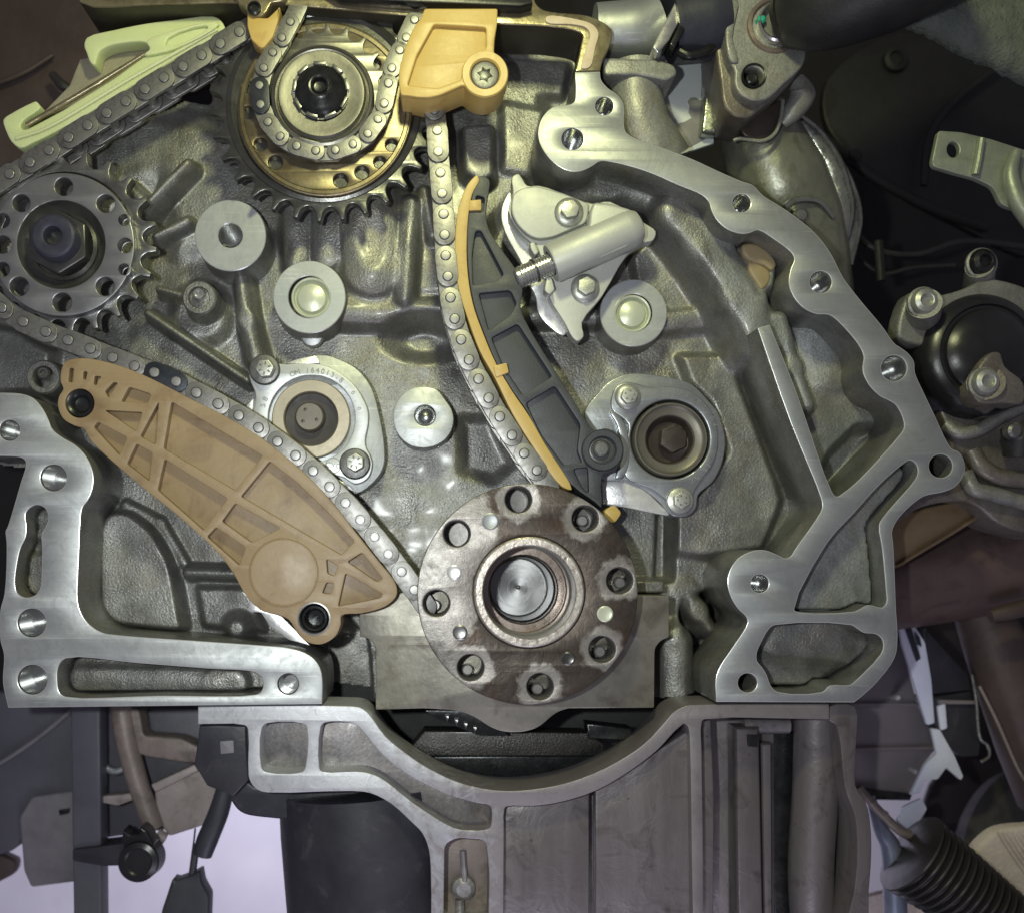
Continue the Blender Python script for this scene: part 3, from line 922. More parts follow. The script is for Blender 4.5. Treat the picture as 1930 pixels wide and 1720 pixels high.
class ChainKit:
    def __init__(self, L, r, pin, d, mat_pin='pin'):
        # depth measured from the chain's own front face
        self.L = L
        w = 62
        wa = r
        self.outer = raw_mesh('outer_link', [extrude_uv([capsule_pts(L, r, wa)], 0, -8, 1.0, 2), extrude_uv([capsule_pts(L, r, wa)], -w + 8, -w, 1.6, 2)], 'chain')
        self.outer_dark = raw_mesh('outer_link_dark', [extrude_uv([capsule_pts(L, r, wa)], 0, -8, 1.0, 2), extrude_uv([capsule_pts(L, r, wa)], -w + 8, -w, 1.6, 2)], 'chain_dark')
        self.inner = raw_mesh('inner_link', [extrude_uv([capsule_pts(L, r * 0.97, wa * 0.97)], -5, -15, 1.0, 2), extrude_uv([capsule_pts(L, r * 0.97, wa * 0.97)], -w + 17, -w + 9, 1.6, 2)]
                              + [lathe_uv(s * L / 2, 0, [(r * 0.62, -16), (r * 0.62, -w + 16)], 18, close=False) for s in (-1, 1)], 'chain')
        self.pin = raw_mesh('pin', lathe_uv(0, 0, [(pin, -1.5), (pin, 1.5), (pin - 1.2, 2.4), (pin - 3, 2.6), (0, 2.7)], 24, close=False), mat_pin)
        self.pin.materials.append(MAT['bolt_dark'])
        rg = mesh_of('pin_shade_ring', lathe_uv(0, 0, [(pin + 1.1, 0.05), (pin + 0.9, 0.5), (pin - 0.2, 0.5)], 24, close=False), 'bolt_dark', (0, 0, 0))  # dark ring painted round each pin as its shadow line
        bm = bmesh.new(); bm.from_mesh(self.pin); n0 = len(bm.faces); bm.from_mesh(rg)
        bm.faces.ensure_lookup_table()
        for f in bm.faces[n0:]:
            f.material_index = 1
        bm.to_mesh(self.pin); bm.free(); bpy.data.meshes.remove(rg)

    def run(self, root, pins, d, first_outer=True, dark=(), bright=(), alt_pin=None):
        base = root.location
        T = [W(x, y, d) for x, y in pins]
        for i in range(len(T) - 1):
            a, b = T[i], T[i + 1]
            outer = (i % 2 == 0) == first_outer
            me = (self.outer_dark if i in dark else self.outer) if outer else self.inner
            o = bpy.data.objects.new('outer_link' if outer else 'inner_link', me)
            if i in dark:
                o['label'] = 'dark blued timing-mark link'
            o.parent = root
            m = (a + b) / 2 - base
            o.location = m
            dirv = b - a
            ang = math.atan2(dirv.z, dirv.x)
            o.rotation_euler = (0, -ang, 0)
            sx = dirv.length / (self.L * S)
            if 0.85 < sx < 1.2:
                o.scale = (sx, 1, 1)
            C.objects.link(o)
            if outer:
                for s in (-1, 1):
                    p = bpy.data.objects.new('pin', self.pin)
                    p.parent = o
                    p.location = (s * self.L / 2 * S, 0, 0)
                    p.rotation_euler = (0, random.uniform(0, 6), 0)
                    C.objects.link(p)

CH = -20.0
kc = (D - CH) / D
kit = ChainKit(42.0 * kc, 20.6, 9.3, CH)
tc = thing('timing_chain', 'long steel timing chain looping round both sprockets and down to the round crankshaft flange', 'timing chain', 500, 700, CH)
right_run = [(808,170),(819,207),(824,246),(826,286),(830,326),(833,365),(836,404),(838,443),(840,482),(844,521),(849,561),(857,601),(869,640),(884,678),(902,714),(921,750),(942,785),(965,820),(988,854),(1012,886),(1036,918)]
kit.run(tc, right_run, CH, first_outer=True)
low_run = [(-68,508),(-36,546),(2,579),(43,606),(86,625),(128,641),(170,657),(212,674),(253,690),(291,702),(332,719),(370,740),(411,761),(450,783),(487,806),(523,832),(557,858),(590,887),(621,917),(651,947),(679,979),(706,1011),(732,1044),(757,1077),(781,1111),(804,1144)]
kit.run(tc, low_run, CH, first_outer=False, dark=(9,))
up_run = [(486,39),(451,60),(415,82),(380,104),(345,125),(309,146),(273,168),(237,191),(201,213),(165,236),(129,259),(92,283),(56,306),(18,328),(-18,352)]
kit.run(tc, up_run, CH, first_outer=False)

CK2 = 2.0
kit2 = ChainKit(37.0, 17.4, 7.8, CK2)
cc = thing('cam_chain', 'short steel cam chain wrapped under the hub of the large top sprocket', 'cam chain', 610, 180, CK2)
cam_run = [(562,8),(547,41),(531,71),(514,99),(497,128),(489,161),(491,197),(505,230),(528,257),(559,275),(595,284),(632,283),(665,272),(693,252),(712,225),(724,195),(732,157),(740,125),(752,98),(767,68),(780,40)]
kit2.run(cc, cam_run, CK2, first_outer=False, dark=(5,))
# one polished link on the right of the small chain
# ================================================================ sprockets
def gear_uv(u, v, n, root, tip, ph, tipw=0.16):
    """teeth with round roller seats between them"""
    pts = []
    pitch = 2 * math.pi / n
    for i in range(n):
        c = ph + i * pitch
        # seat centred on c
        for t in np.linspace(-1, 1, 11):
            a = c + t * pitch * 0.5 * (1 - tipw)
            x = abs(t)
            r = root + (tip - root) * (1 - math.sqrt(max(0, 1 - x ** 2.2))) ** 0.9
            pts.append((u + r * math.cos(a), v + r * math.sin(a)))
    return pts

sp = thing('cam_sprocket', 'large dark toothed sprocket with an oily bronze ring at the top of the engine', 'sprocket', 612, 205, -60)
uc, vc = uv(612, 205, -50)
kk = (D + 50) / D
g = extrude_uv([gear_uv(uc, vc, 30, 190 * kk, 216 * kk, math.radians(-90 + 3.5)), [(uc + 120 * math.cos(a), vc + 120 * math.sin(a)) for a in np.linspace(0, 2 * math.pi, 48, endpoint=False)]], -36, -62, 2.0)
obj('toothed_wheel', g, 'steel_dark', sp)
obj('wheel_shoulder', lathe_uv(uc, vc, [(186 * kk, -40), (182 * kk, -34), (172 * kk, -30), (166 * kk, -34), (120, -34)], 96, close=False), 'steel_dark', sp)
ur, vr = uv(612, 206, -22)
kr = (D + 22) / D
ring_holes = [(467,212,12),(491,272,12),(519,306,13),(642,340,13),(682,325,12.5),(716,306,11),(738,273,11),(706,121,11),(520,106,11),(470,165,11)]
loops = [[(ur + 165 * kr * math.cos(a), vr + 165 * kr * math.sin(a)) for a in np.linspace(0, 2 * math.pi, 96, endpoint=False)],
         [(ur + 84 * math.cos(a), vr + 84 * math.sin(a)) for a in np.linspace(0, 2 * math.pi, 48, endpoint=False)]] + [at(circ(x, y, r, 28), -22) for x, y, r in ring_holes]
obj('bronze_ring', [extrude_uv(loops, -22, -40, 3.0, 2), lathe_uv(ur, vr, [(165 * kr, -26), (160 * kr, -20.5), (154 * kr, -20.5), (151 * kr, -22.6)], 96, close=False)], 'bronze', sp)
# small toothed wheel carrying the cam chain, then the stepped hub
u2, v2 = uv(610, 166, -18)
obj('small_toothed_wheel', extrude_uv([gear_uv(u2, v2, 20, 105, 124, 0.1)], -18, -34, 1.5), 'hub', sp)
hx = (606, 176)
u3, v3 = uv(606, 177, 8)
obj('hub', lathe_uv(u3, v3, [(98, -16), (98, -4), (95, 2), (91, 4), (89, 0), (85, -2), (83, 6), (80, 10), (76, 10), (70, 9), (52, 8), (50, 2), (44, 0)], 80, close=False), 'hub', sp)
u4, v4 = uv(604, 169, 16)
sl = []
for i in range(9):
    a = i * 2 * math.pi / 9 + 0.2
    sl.append(extrude_uv([[(u4 + r * math.cos(a + da), v4 + r * math.sin(a + da)) for r, da in ((47, -0.22), (54, -0.22), (54, 0.22), (47, 0.22))]], 18, 6, 1.0))
obj('splined_collar', sl + [lathe_uv(u4, v4, [(54, 4), (54, 11), (46, 11), (46, 4)], 60, close=False)], 'steel', sp)
u5, v5 = uv(603, 164, 30)
bl = obj('centre_bolt', lathe_uv(u5, v5, [(49, 4), (49, 14), (46, 20), (38, 27), (28, 31), (25, 34), (20, 36), (15, 35), (12, 26), (0, 22)], 60, close=False), 'bolt_dark', sp)
tx = [(u5 + (16 if i % 2 else 11) * math.cos(i * math.pi / 6), v5 + (16 if i % 2 else 11) * math.sin(i * math.pi / 6)) for i in range(12)]
obj('torx_socket', lathe_uv(u5, v5 + 2, [(17, 36), (16, 39), (13, 37), (11, 27), (0, 25)], 24, close=False), 'bolt_dark', bl)

ls = thing('idler_sprocket', 'grey steel sprocket disc drilled with round holes at the left edge', 'sprocket', 118, 461, -30)
ug, vg = uv(127, 460, -46)
kg = (D + 46) / D
obj('toothed_wheel', extrude_uv([gear_uv(ug, vg, 22, 146 * kg, 172 * kg, 0.06), [(ug + 134 * math.cos(a), vg + 134 * math.sin(a)) for a in np.linspace(0, 2 * math.pi, 60, endpoint=False)]], -32, -60, 2.0), 'steel', ls)
dh = [(120,352,17),(40,383,16.5),(199,384,17),(234,415,13.5),(236,463,17),(234,508,13.5),(198,540,17.5),(117,570,18),(36,540,18),(4,508,14),(4,461,17),(4,416,14)]
ud, vd = uv(118, 461, -12)
obj('drilled_disc', extrude_uv([at(circ(118, 461, 135, 96), -12), at(circ(115, 461, 83, 64), -12)] + [at(circ(x, y, r, 28), -12) for x, y, r in dh], -12, -40, 2.2, 2), 'sprocket_disc', ls)
u6, v6 = uv(115, 461, -14)
obj('dished_hub', lathe_uv(u6, v6, [(84, -14), (80, -22), (70, -34), (62, -38), (40, -38)], 72, close=False), 'steel', ls)
u7, v7 = uv(108, 455, 0)
obj('hex_nut', [extrude_uv([rnd(hexpts(u7, v7, 62, 0.55), 4, 3)], 2, -38, 4, 2), lathe_uv(u7, v7, [(66, -38), (66, -26), (60, -22)], 48, close=False)], 'steel_dark', ls)
u8, v8 = uv(99, 444, 26)
obj('shaft_end', lathe_uv(u8, v8, [(45, 0), (44, 14), (40, 24), (36, 27), (24, 28), (18, 26), (16, 22), (15, -6), (0, -8)], 56, close=False), 'bolt_violet', ls)

# ================================================================ crankshaft flange and main bearing cap
cap = thing('main_bearing_cap', 'stained olive steel bearing cap plate behind the crankshaft flange', 'bearing cap', 960, 1240, -60)
CAP = [(677,1157),(745,1120),(800,1100),(1000,1000),(1190,1090),(1202,1121),(1261,1122),(1261,1200),(1246,1206),(1234,1220),(1233,1333),(1072,1334),(1052,1340),(1038,1350),(1016,1370),(987,1379),(950,1379),(924,1370),(898,1352),(866,1338),(800,1334),(708,1337),(708,1222),(704,1210),(694,1202),(678,1199)]
obj('plate', prism(rnd(CAP, [2,4,4,4,4,2,2,3,6,10,3,2,16,10,14,20,20,14,10,16,2,3,6,6,6,3], 3), -58, -150, [circ(986, 1112, 98, 48)], 2.0), 'bearing_cap', cap)

crank = thing('crankshaft', 'heat-stained round crankshaft flange with eight bolt holes in the lower middle', 'crankshaft', 994, 1119, 20)
CF = 24.0
kf = (D - CF) / D
BH = [(977,941),(1103,977),(1168,1093.5),(1135,1223),(1018,1293),(887,1257),(822.5,1136),(861,1005)]

def crank_material():
    t = NT('heat_stained_flange_steel')
    base = np.array(crank.location) / S
    big = t.noise(75, 5, 0.65, dist=1.0)
    fine = t.noise(13, 5, 0.7, dist=0.5)
    col = t.mix(t.ramp(big, [(0.33, 0.0), (0.66, 1.0)]), (0.046, 0.036, 0.029), (0.084, 0.068, 0.056))
    col = t.mix(t.ramp(t.noise(48, 4, 0.6, dist=0.8), [(0.55, 0.0), (0.75, 0.7)]), col, (0.10, 0.052, 0.034))
    warp = t.math('MULTIPLY_ADD', t.noise(32, 4, 0.65), 46, -23)
    # bare clean metal left where the bolts and washers clamped
    keepv = None
    for (x, y) in BH:
        u, v = uv(x, y, CF)
        vd_ = t.n('VectorMath', operation='DISTANCE')
        mp = t.n('Mapping')
        mp.inputs['Scale'].default_value = (1, 0, 1)
        t.l(t.co, mp.inputs['Vector'])
        t.l(mp.outputs['Vector'], vd_.inputs[0])
        vd_.inputs[1].default_value = (u - base[0], 0, v - base[2])
        dd = vd_.outputs['Value']
        if (x, y) in ((861, 1005), (822.5, 1136)):
            dd = t.math('MULTIPLY', dd, 0.52)
        keepv = dd if keepv is None else t.math('MINIMUM', keepv, dd)
    near = t.ramp(t.math('DIVIDE', t.math('ADD', keepv, warp), 100.0), [(0.37, 1.0), (0.46, 0.0)])
    bare = t.mix(fine, (0.26, 0.245, 0.225), (0.42, 0.395, 0.37))
    col = t.mix(t.math('MULTIPLY', near, 0.72), col, bare)
    # lighter towards the left side, broken up by the large noise
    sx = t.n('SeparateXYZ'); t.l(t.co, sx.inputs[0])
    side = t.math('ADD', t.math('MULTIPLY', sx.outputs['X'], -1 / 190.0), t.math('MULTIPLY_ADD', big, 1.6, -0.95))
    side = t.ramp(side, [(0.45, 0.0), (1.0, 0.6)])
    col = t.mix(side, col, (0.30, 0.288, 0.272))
    col = t.mix(t.ramp(fine, [(0.60, 0.0), (0.72, 0.6)]), col, (0.055, 0.045, 0.043))
    r = t.math('MULTIPLY_ADD', fine, 0.3, 0.26)
    n = t.bump(fine, 0.8)
    t.set(**{'Base Color': col, 'Roughness': r, 'Metallic': 0.6, 'Normal': n})
    return t.m
MAT['crank'] = crank_material()
MAT['bare'] = simple('scraped_bare_steel', (0.40, 0.36, 0.32), (0.55, 0.51, 0.46), 18, 0.36, 0.6, bump=0.8, bsize=7, stain=((0.16, 0.12, 0.10), 13, 0.52, 0.72))
disc = obj('flange_disc', prism(circ(994, 1119, 208, 128), CF, -14, [circ(997, 1115, 106, 96)] + [circ(x, y, 25.3, 40) for x, y in BH], 2.2, 2), 'crank', crank)
uq, vq = uv(997, 1115, CF)
obj('pilot_ring', lathe_uv(uq, vq, [(106, -12), (106, CF - 3), (104.5, CF - 6), (102, CF + 3), (99, CF + 5), (88, CF + 5), (86, CF + 3)], 96, close=False), 'bare', crank)
obj('pilot_bore', lathe_uv(uq, vq, [(86, CF + 3), (86, -34), (83, -38), (83, -66), (86, -70), (86, -96)], 96, close=False), 'bore', crank)
obj('bore_step', lathe_uv(uq, vq, [(86, -96), (84, -99), (70, -99), (67, -103), (67, -130)], 96, close=False), 'copper', crank)
def turned_disc_material():
    t = NT('turned_bore_end')
    base = np.array(crank.location) / S
    vd_ = t.n('VectorMath', operation='DISTANCE')
    t.l(t.co, vd_.inputs[0])
    vd_.inputs[1].default_value = (uq - base[0], 0, vq - base[2])
    ringn = t.n('TexNoise'); ringn.noise_dimensions = '1D'
    ringn.inputs['Scale'].default_value = 0.6
    ringn.inputs['Detail'].default_value = 3
    mp = t.n('Mapping'); mp.inputs['Scale'].default_value = (1, 0, 1)
    t.l(t.co, mp.inputs['Vector'])
    t.l(mp.outputs['Vector'], vd_.inputs[0])
    t.l(vd_.outputs['Value'], ringn.inputs['W'])
    t.set(**{'Base Color': (0.24, 0.24, 0.24), 'Metallic': 0.95, 'Roughness': 0.33, 'Normal': t.bump(ringn.outputs['Fac'], 0.12),
             'Anisotropic': 0.7})
    tg = t.n('Tangent'); tg.direction_type = 'RADIAL'; tg.axis = 'Y'
    t.l(tg.outputs[0], t.b.inputs['Tangent'])
    return t.m
MAT['turned'] = turned_disc_material()
eo = bpy.data.objects.new('bore_end', mesh_of('bore_end', [lathe_uv(0, 0, [(67, -130), (64, -134), (61, -215), (59, -218), (5, -219), (3, -226), (0, -228)], 96, close=False)], 'turned', (0, 0, 0)))
eo.parent = crank
eo.location = Vector((uq * S, 0, vq * S)) - crank.location
MATt = MAT['turned']
for nd in MATt.node_tree.nodes:
    if nd.type == 'VECT_MATH':
        nd.inputs[1].default_value = (0, 0, 0)
C.objects.link(eo)
for (x, y, r, mm, h) in ((924,982,16,'machined',1.2),(856,1078,14,'gasket',2.5),(1140,1156,15,'cap',2.5),(867,1191,14,'steel',1.0),(1071,1240,13,'steel_dark',1.0)):
    obj('locating_pin', lathe(x, y, CF, [(r, CF - 2), (r, CF + h), (r - 2.5, CF + h + 1.2), (r - 4, CF + h + 0.6), (0, CF + h + 0.8)], 28, close=False), mm, crank)
for i, (x, y) in enumerate(BH):
    d = -40
    prof = []
    for j in range(8):
        prof += [(25.0, CF - 12 - j * 5.5), (23.0, CF - 14.5 - j * 5.5)]
    prof += [(23, d - 20), (0, d - 21)]
    bh = obj('threaded_hole', lathe(x, y, CF, prof, 36, close=False), 'hole_steel', crank)
    if i in (1, 2, 3, 4, 5, 6):
        a = random.uniform(0, 6)
        obj('bolt_tip', lathe(x - 3 - 3 * math.cos(a), y + 4, d, [(11, d - 22), (11, d + 2), (8.5, d + 4), (0, d + 4)], 22, close=False), 'bore', bh)
# small gear teeth seen under the bearing cap
ring = thing('oil_pump_gear', 'dark toothed gear edge in the shadow below the bearing cap', 'gear', 868, 1356, -100)
gv = []
for i in range(4):
    x, y = 843 + i * 17.5, 1353 + i * 7
    u, v = uv(x, y, -90)
    gv.append(extrude_uv([[(u - 5, v + 6), (u + 5, v + 6), (u + 1, v - 8), (u - 1, v - 8)]], -88, -130, 1.5))
obj('tooth', gv, 'steel_dark', ring, kind='stuff')
obj('gear_body', prism([(800,1338),(905,1338),(960,1385),(900,1384),(820,1352)], -98, -140), 'bolt_dark', ring)
# ================================================================ chain guides
def tan_spots():
    m = MAT['tan']; t = m.node_tree
    bs = t.nodes['Principled BSDF']
    old = bs.inputs['Base Color'].links[0].from_socket
    base = np.array(W(430, 950, -30)) / S
    mpn = next(n for n in t.nodes if n.type == 'MAPPING')
    acc = None
    for (x, y, r) in ((582, 972, 20), (560, 1082, 42), (545, 1060, 20)):
        u, v = uv(x, y, -12)
        d_ = t.nodes.new('ShaderNodeVectorMath'); d_.operation = 'DISTANCE'
        t.links.new(mpn.outputs[0], d_.inputs[0])
        d_.inputs[1].default_value = (u - base[0], 12 - base[1], v - base[2])
        q = t.nodes.new('ShaderNodeMapRange')
        q.inputs[1].default_value = r * 0.3; q.inputs[2].default_value = r; q.inputs[3].default_value = 1.0; q.inputs[4].default_value = 0.0
        t.links.new(d_.outputs['Value'], q.inputs[0])
        if acc is None:
            acc = q.outputs[0]
        else:
            mx = t.nodes.new('ShaderNodeMath'); mx.operation = 'MAXIMUM'
            t.links.new(acc, mx.inputs[0]); t.links.new(q.outputs[0], mx.inputs[1]); acc = mx.outputs[0]
    nz_ = t.nodes.new('ShaderNodeTexNoise'); nz_.inputs['Scale'].default_value = 1 / 14.0; nz_.inputs['Detail'].default_value = 5
    t.links.new(mpn.outputs[0], nz_.inputs['Vector'])
    mu = t.nodes.new('ShaderNodeMath'); mu.operation = 'MULTIPLY'
    t.links.new(acc, mu.inputs[0]); t.links.new(nz_.outputs[0], mu.inputs[1])
    mi = t.nodes.new('ShaderNodeMix'); mi.data_type = 'RGBA'
    t.links.new(mu.outputs[0], mi.inputs[0]); t.links.new(old, mi.inputs[6]); mi.inputs[7].default_value = (0.52, 0.44, 0.36, 1)
    t.links.new(mi.outputs[2], bs.inputs['Base Color'])
tan_spots()
tg_ = thing('chain_guide', 'broad tan plastic chain guide with ribbed pockets on the lower left', 'chain guide', 430, 950, -30)
TAN = [(124,681),(155,675),(207,684),(259,702),(324,733),(363,754),(414,779),(452,800),(492,825),(532,856),(570,888),(622,941),(671,1003),(718,1062),(740,1089),(748,1107),(746,1124),(726,1142),(682,1155),(644,1159),
  (642,1176),(632,1198),(607,1213),(581,1210),(563,1196),(545,1168),(524,1158),(493,1150),(465,1124),(441,1082),(414,1045),(337,973),(259,910),(171,830),(158,808),(140,802),(119,789),(109,766),(111,747),(119,733),(114,719),(116,694)]
TP = [[(243,729),(285,743),(278,760),(228,757)], [(197,773),(268,777),(256,813)], [(184,795),(240,824),(225,858),(176,805)], [(299,757),(293,838),(264,822)],
  [(257,836),(287,853),(281,906),(239,874)], [(323,757),(495,859),(443,924),(308,845)], [(310,865),(429,939),(383,999),(297,923)], [(508,869),(561,910),(615,962),(668,1020),(643,1045),(454,935)],
  [(443,948),(528,995),(474,1022),(418,982)], [(407,993),(463,1031),(451,1065),(390,1011)], [(615,1053),(637,1066),(630,1085),(617,1080)], [(615,1097),(630,1099),(623,1119),(607,1117)],
  [(682,1041),(721,1090),(711,1096),(655,1058)], [(651,1080),(722,1119),(716,1126),(637,1142)], [(131,693),(139,694),(137,721),(128,720)], [(157,699),(165,701),(161,716),(156,715)],
  [(178,708),(191,710),(188,714),(184,717),(182,726),(176,725)], [(214,720),(222,722),(204,750),(197,738)]]
TF = -12.0
holes = [rnd(p, 3.5, 3) for p in TP]
body = [prism(sm(TAN, 4), TF, TF - 20, holes + [circ(150, 760, 27.5, 40), circ(592, 1165, 28, 40)], 1.5, 2)]
tb = [uv(x, y, TF) for x, y in sm(TAN, 4)]
body.append(extrude_uv([tb, at(circ(150, 760, 27.5, 40), TF), at(circ(592, 1165, 28, 40), TF)], TF - 19, TF - 62, 1.0))
obj('ribbed_body', body, 'tan', tg_)
obj('round_pad', lathe(535, 1078, TF, [(66.5, TF - 1), (66.5, TF + 0.8), (64.5, TF + 1.6), (62.5, TF - 1.5), (61, TF + 0.6), (0, TF + 1.8)], 72, close=False), 'tan', tg_)
obj('pivot_bolt', lathe(150, 760, TF, [(29, TF - 40), (28, TF - 8), (25, TF - 2), (20, TF - 4), (16, TF - 8), (13, TF - 14), (0, TF - 17)], 40, close=False), 'bolt_dark', tg_)
obj('pivot_sleeve', lathe(592, 1165, TF, [(32, TF - 1), (31.5, TF + 2), (29, TF + 2.5), (28, TF + 1), (27, TF - 22)], 48, close=False), 'steel_bright', tg_)
obj('pivot_bolt', lathe(592, 1165, TF, [(27, TF - 22), (24, TF - 8), (20, TF - 7), (17, TF - 12), (14, TF - 26), (3, TF - 28), (2, TF - 24), (0, TF - 24)], 40, close=False), 'bolt_dark', tg_)

# ---- charcoal tensioner arm with its amber wear strip
arm = thing('tensioner_arm', 'charcoal plastic tensioner arm with an amber wear strip along the right chain run', 'tensioner arm', 980, 650, -30)
ARM = [(899,333),(922,338),(921,364),(916,400),(918,420),(925,440),(948,474),(974,511),(985,547),(981,575),(988,600),(1039,687),(1078,749),(1108,797),(1122,812),(1140,807),(1160,815),(1174,836),(1174,862),(1160,883),(1135,896),(1134,956),(1122,946),(1076,912),
  (1020,832),(996,780),(966,736),(935,683),(912,628),(892,570),(882,505),(881,428),(890,366)]
AP = [[(896,436),(906,434),(950,518),(935,531),(891,539),(890,480)], [(902,553),(962,547),(974,572),(962,594),(921,624)], [(926,637),(976,610),(1041,710),(985,745),(948,690)],
  [(991,760),(1046,727),(1094,800),(1088,850),(1098,872),(1062,876),(1020,820)], [(1080,884),(1108,880),(1110,930),(1096,918)], [(897,368),(914,372),(910,402),(897,398)]]
AF = -24.0
obj('arm_body', [prism(sm(ARM, 3), AF, AF - 15, [rnd(p, [6] * len(p), 3) for p in AP], 1.5, 2), extrude_uv([at(sm(ARM, 3), AF)], AF - 14, AF - 60, 1)], 'black_plastic', arm)
obj('pivot_eye', lathe(1136, 848, AF + 8, [(40, AF - 20), (40, AF + 5), (37.5, AF + 8), (27, AF + 8), (25, AF + 4), (24, AF - 4)], 56, close=False), 'black_plastic', arm)
pb = obj('pivot_bolt', lathe(1133, 848, AF + 2, [(24, AF - 6), (23, AF + 1), (20, AF + 2), (17, AF - 2), (15, AF - 2)], 40, close=False), 'bolt_grey', arm)
obj('bolt_tip', lathe(1133, 846, AF + 6, [(16, AF - 6), (15, AF + 8), (11.5, AF + 11), (0, AF + 11.5)], 32, close=False), 'bolt_grey', pb)
STRIP = [(899,330),(893,334),(880,350),(865,389),(859,430),(858,495),(865,547),(881,599),(904,661),(933,713),(966,780),(1010,850),(1058,916),(1078,922),(1028,838),(996,782),(966,738),(935,685),(911,629),(891,571),(881,506),(881,429),(890,366),(903,340)]
ws = obj('wear_strip', prism(sm(STRIP, 4), AF + 3, AF - 62, [], 1.5, 2), 'yellow', arm)
for q in ([(884,378),(907,376),(907,396),(884,397)], [(929,690),(955,684),(959,702),(935,711)]):
    obj('clip', prism(rnd(q, 2, 2), AF + 6, AF - 8, [], 1.2), 'yellow', ws)
obj('strip_foot', prism(rnd([(1138,962),(1158,950),(1172,966),(1160,984),(1140,986)], 6, 3), AF - 34, AF - 70, [], 2), 'yellow', ws)

# ---- pale green guide along the upper left run
gg = thing('chain_guide', 'pale green translucent chain guide rail with hooked end at the upper left', 'chain guide', 220, 160, -40)
GREEN = [(5,228),(8,222),(16,216),(62,192),(68,191),(75,201),(72,207),(45,226),(38,236),(41,243),(52,243),(276,103),(281,92),(274,80),(260,78),(216,83),(196,90),(186,98),(182,110),(178,122),(170,118),(163,100),(158,85),(164,70),(215,56),(275,44),(330,37),(400,30),(416,38),(424,57),(396,74),(340,105),(260,155),(180,205),(103,249),(60,270),(38,279),(22,268),(12,250)]
GD = -44.0
gb = obj('rail_body', prism(sm(GREEN, 3), GD, GD - 36, [], 3.0, 2), 'green_plastic', gg)
g = [prism(sm([(270,103),(282,92),(276,78),(300,66),(404,40),(412,46),(330,92)], 4), GD + 8, GD - 4, [sm([(312,84),(318,70),(386,48),(392,52),(330,86)], 3)], 2.0, 2)]
obj('slot_wire', tube([(50,236,GD+2),(120,196,GD+2),(200,148,GD+2),(273,102,GD+2)], [5,5,5,4], 12), 'rail', gg)
obj('rail_rib', tube([(30,262,GD+1),(100,236,GD+1),(240,152,GD+1),(360,84,GD+1),(410,56,GD+1)], 3.5, 10), 'green_plastic', gg)
obj('gusset', g, 'green_plastic', gg)

# ---- amber guide blocks at the top
yg = thing('chain_guide', 'big amber plastic chain guide block fixed by a torx bolt right of the top sprocket', 'chain guide', 850, 120, 20)
YEL = [(800,16),(794,34),(783,46),(766,80),(751,134),(752,161),(756,180),(766,180),(784,183),(808,184),(828,180),(874,160),(886,172),(914,181),(940,172),(955,150),(956,128),(944,108),(931,100),(932,74),(937,46),(938,16)]
PANE = [(818,46),(916,52),(916,92),(890,104),(874,122),(869,150),(825,166),(768,161),(786,104)]
YF = 44.0
obj('block_body', [prism(rnd(YEL, [4,6,8,20,14,10,6,4,4,8,8,6,14,16,16,12,12,8,5,8,5,4], 4), YF, YF - 12, [rnd(PANE, 5, 3), circ(914, 140, 27, 40)], 2.5, 2),
   extrude_uv([at(rnd(YEL, [4,6,8,20,14,10,6,4,4,8,8,6,14,16,16,12,12,8,5,8,5,4], 4), YF), at(circ(914, 140, 27, 40), YF)], YF - 11, YF - 84, 2.5)], 'yellow', yg)
obj('screw_eye', lathe(914, 140, YF, [(43, YF - 40), (43, YF - 1), (41, YF + 2), (29, YF + 2), (27, YF - 1), (27, YF - 20)], 56, close=False), 'yellow', yg)
ty = obj('torx_bolt', lathe(914, 140, YF, [(27, YF - 20), (27, YF - 6), (24, YF - 3), (20, YF - 2), (0, YF - 2)], 40, close=False), 'bolt_grey', yg)
ut, vt = uv(914, 140, YF)
star = [(ut + (15 if i % 2 else 9) * math.cos(i * math.pi / 6 + 0.3), vt + (15 if i % 2 else 9) * math.sin(i * math.pi / 6 + 0.3)) for i in range(12)]
obj('torx_socket', extrude_uv([star], YF - 0.8, YF - 4, 0.5), 'bolt_dark', ty)

ys = thing('chain_guide', 'small pointed amber plastic guide tip hanging below the rim left of the top sprocket', 'chain guide', 492, 60, 0)
obj('guide_tip', prism(rnd([(466,24),(492,34),(505,34),(528,12),(524,40),(514,70),(497,90),(489,90),(473,74),(466,50)], 4, 3), 8, -40, [], 2.5, 2), 'yellow', ys)

# ================================================================ hydraulic chain tensioner
ht = thing('chain_tensioner', 'pale aluminium hydraulic chain tensioner pressing a ribbed steel plunger against the charcoal arm', 'chain tensioner', 1090, 470, -60)
HB = [(965,334),(977,328),(984,336),(994,350),(1016,350),(1065,365),(1116,384),(1150,380),(1214,420),(1236,436),(1231,453),(1214,458),(1184,478),(1136,557),(1097,608),(1100,634),(1089,643),(1079,636),(1064,608),(1034,556),(1040,530),(1012,470),(978,436),(958,398),(967,364)]
obj('base_plate', prism(sm(HB, 3), -62, -96, [], 2.0, 2), 'tensioner', ht)
GK = [(962,362),(948,385),(945,410),(952,438),(985,500),(990,520),(1010,560),(1015,590),(1030,610),(1062,632),(1070,620),(1040,560),(1000,460),(968,420)]
obj('gasket', prism(sm(GK, 4), -92, -104, [], 1.5), 'gasket', ht)
PADT = [(967,364),(986,353),(1013,350),(1065,365),(1112,384),(1106,420),(1039,449),(1008,451),(978,430),(961,397)]
obj('raised_pad', prism(rnd(PADT, [10,14,8,6,8,10,18,18,18,16], 4), -46, -64, [], 4, 2), 'tensioner', ht)
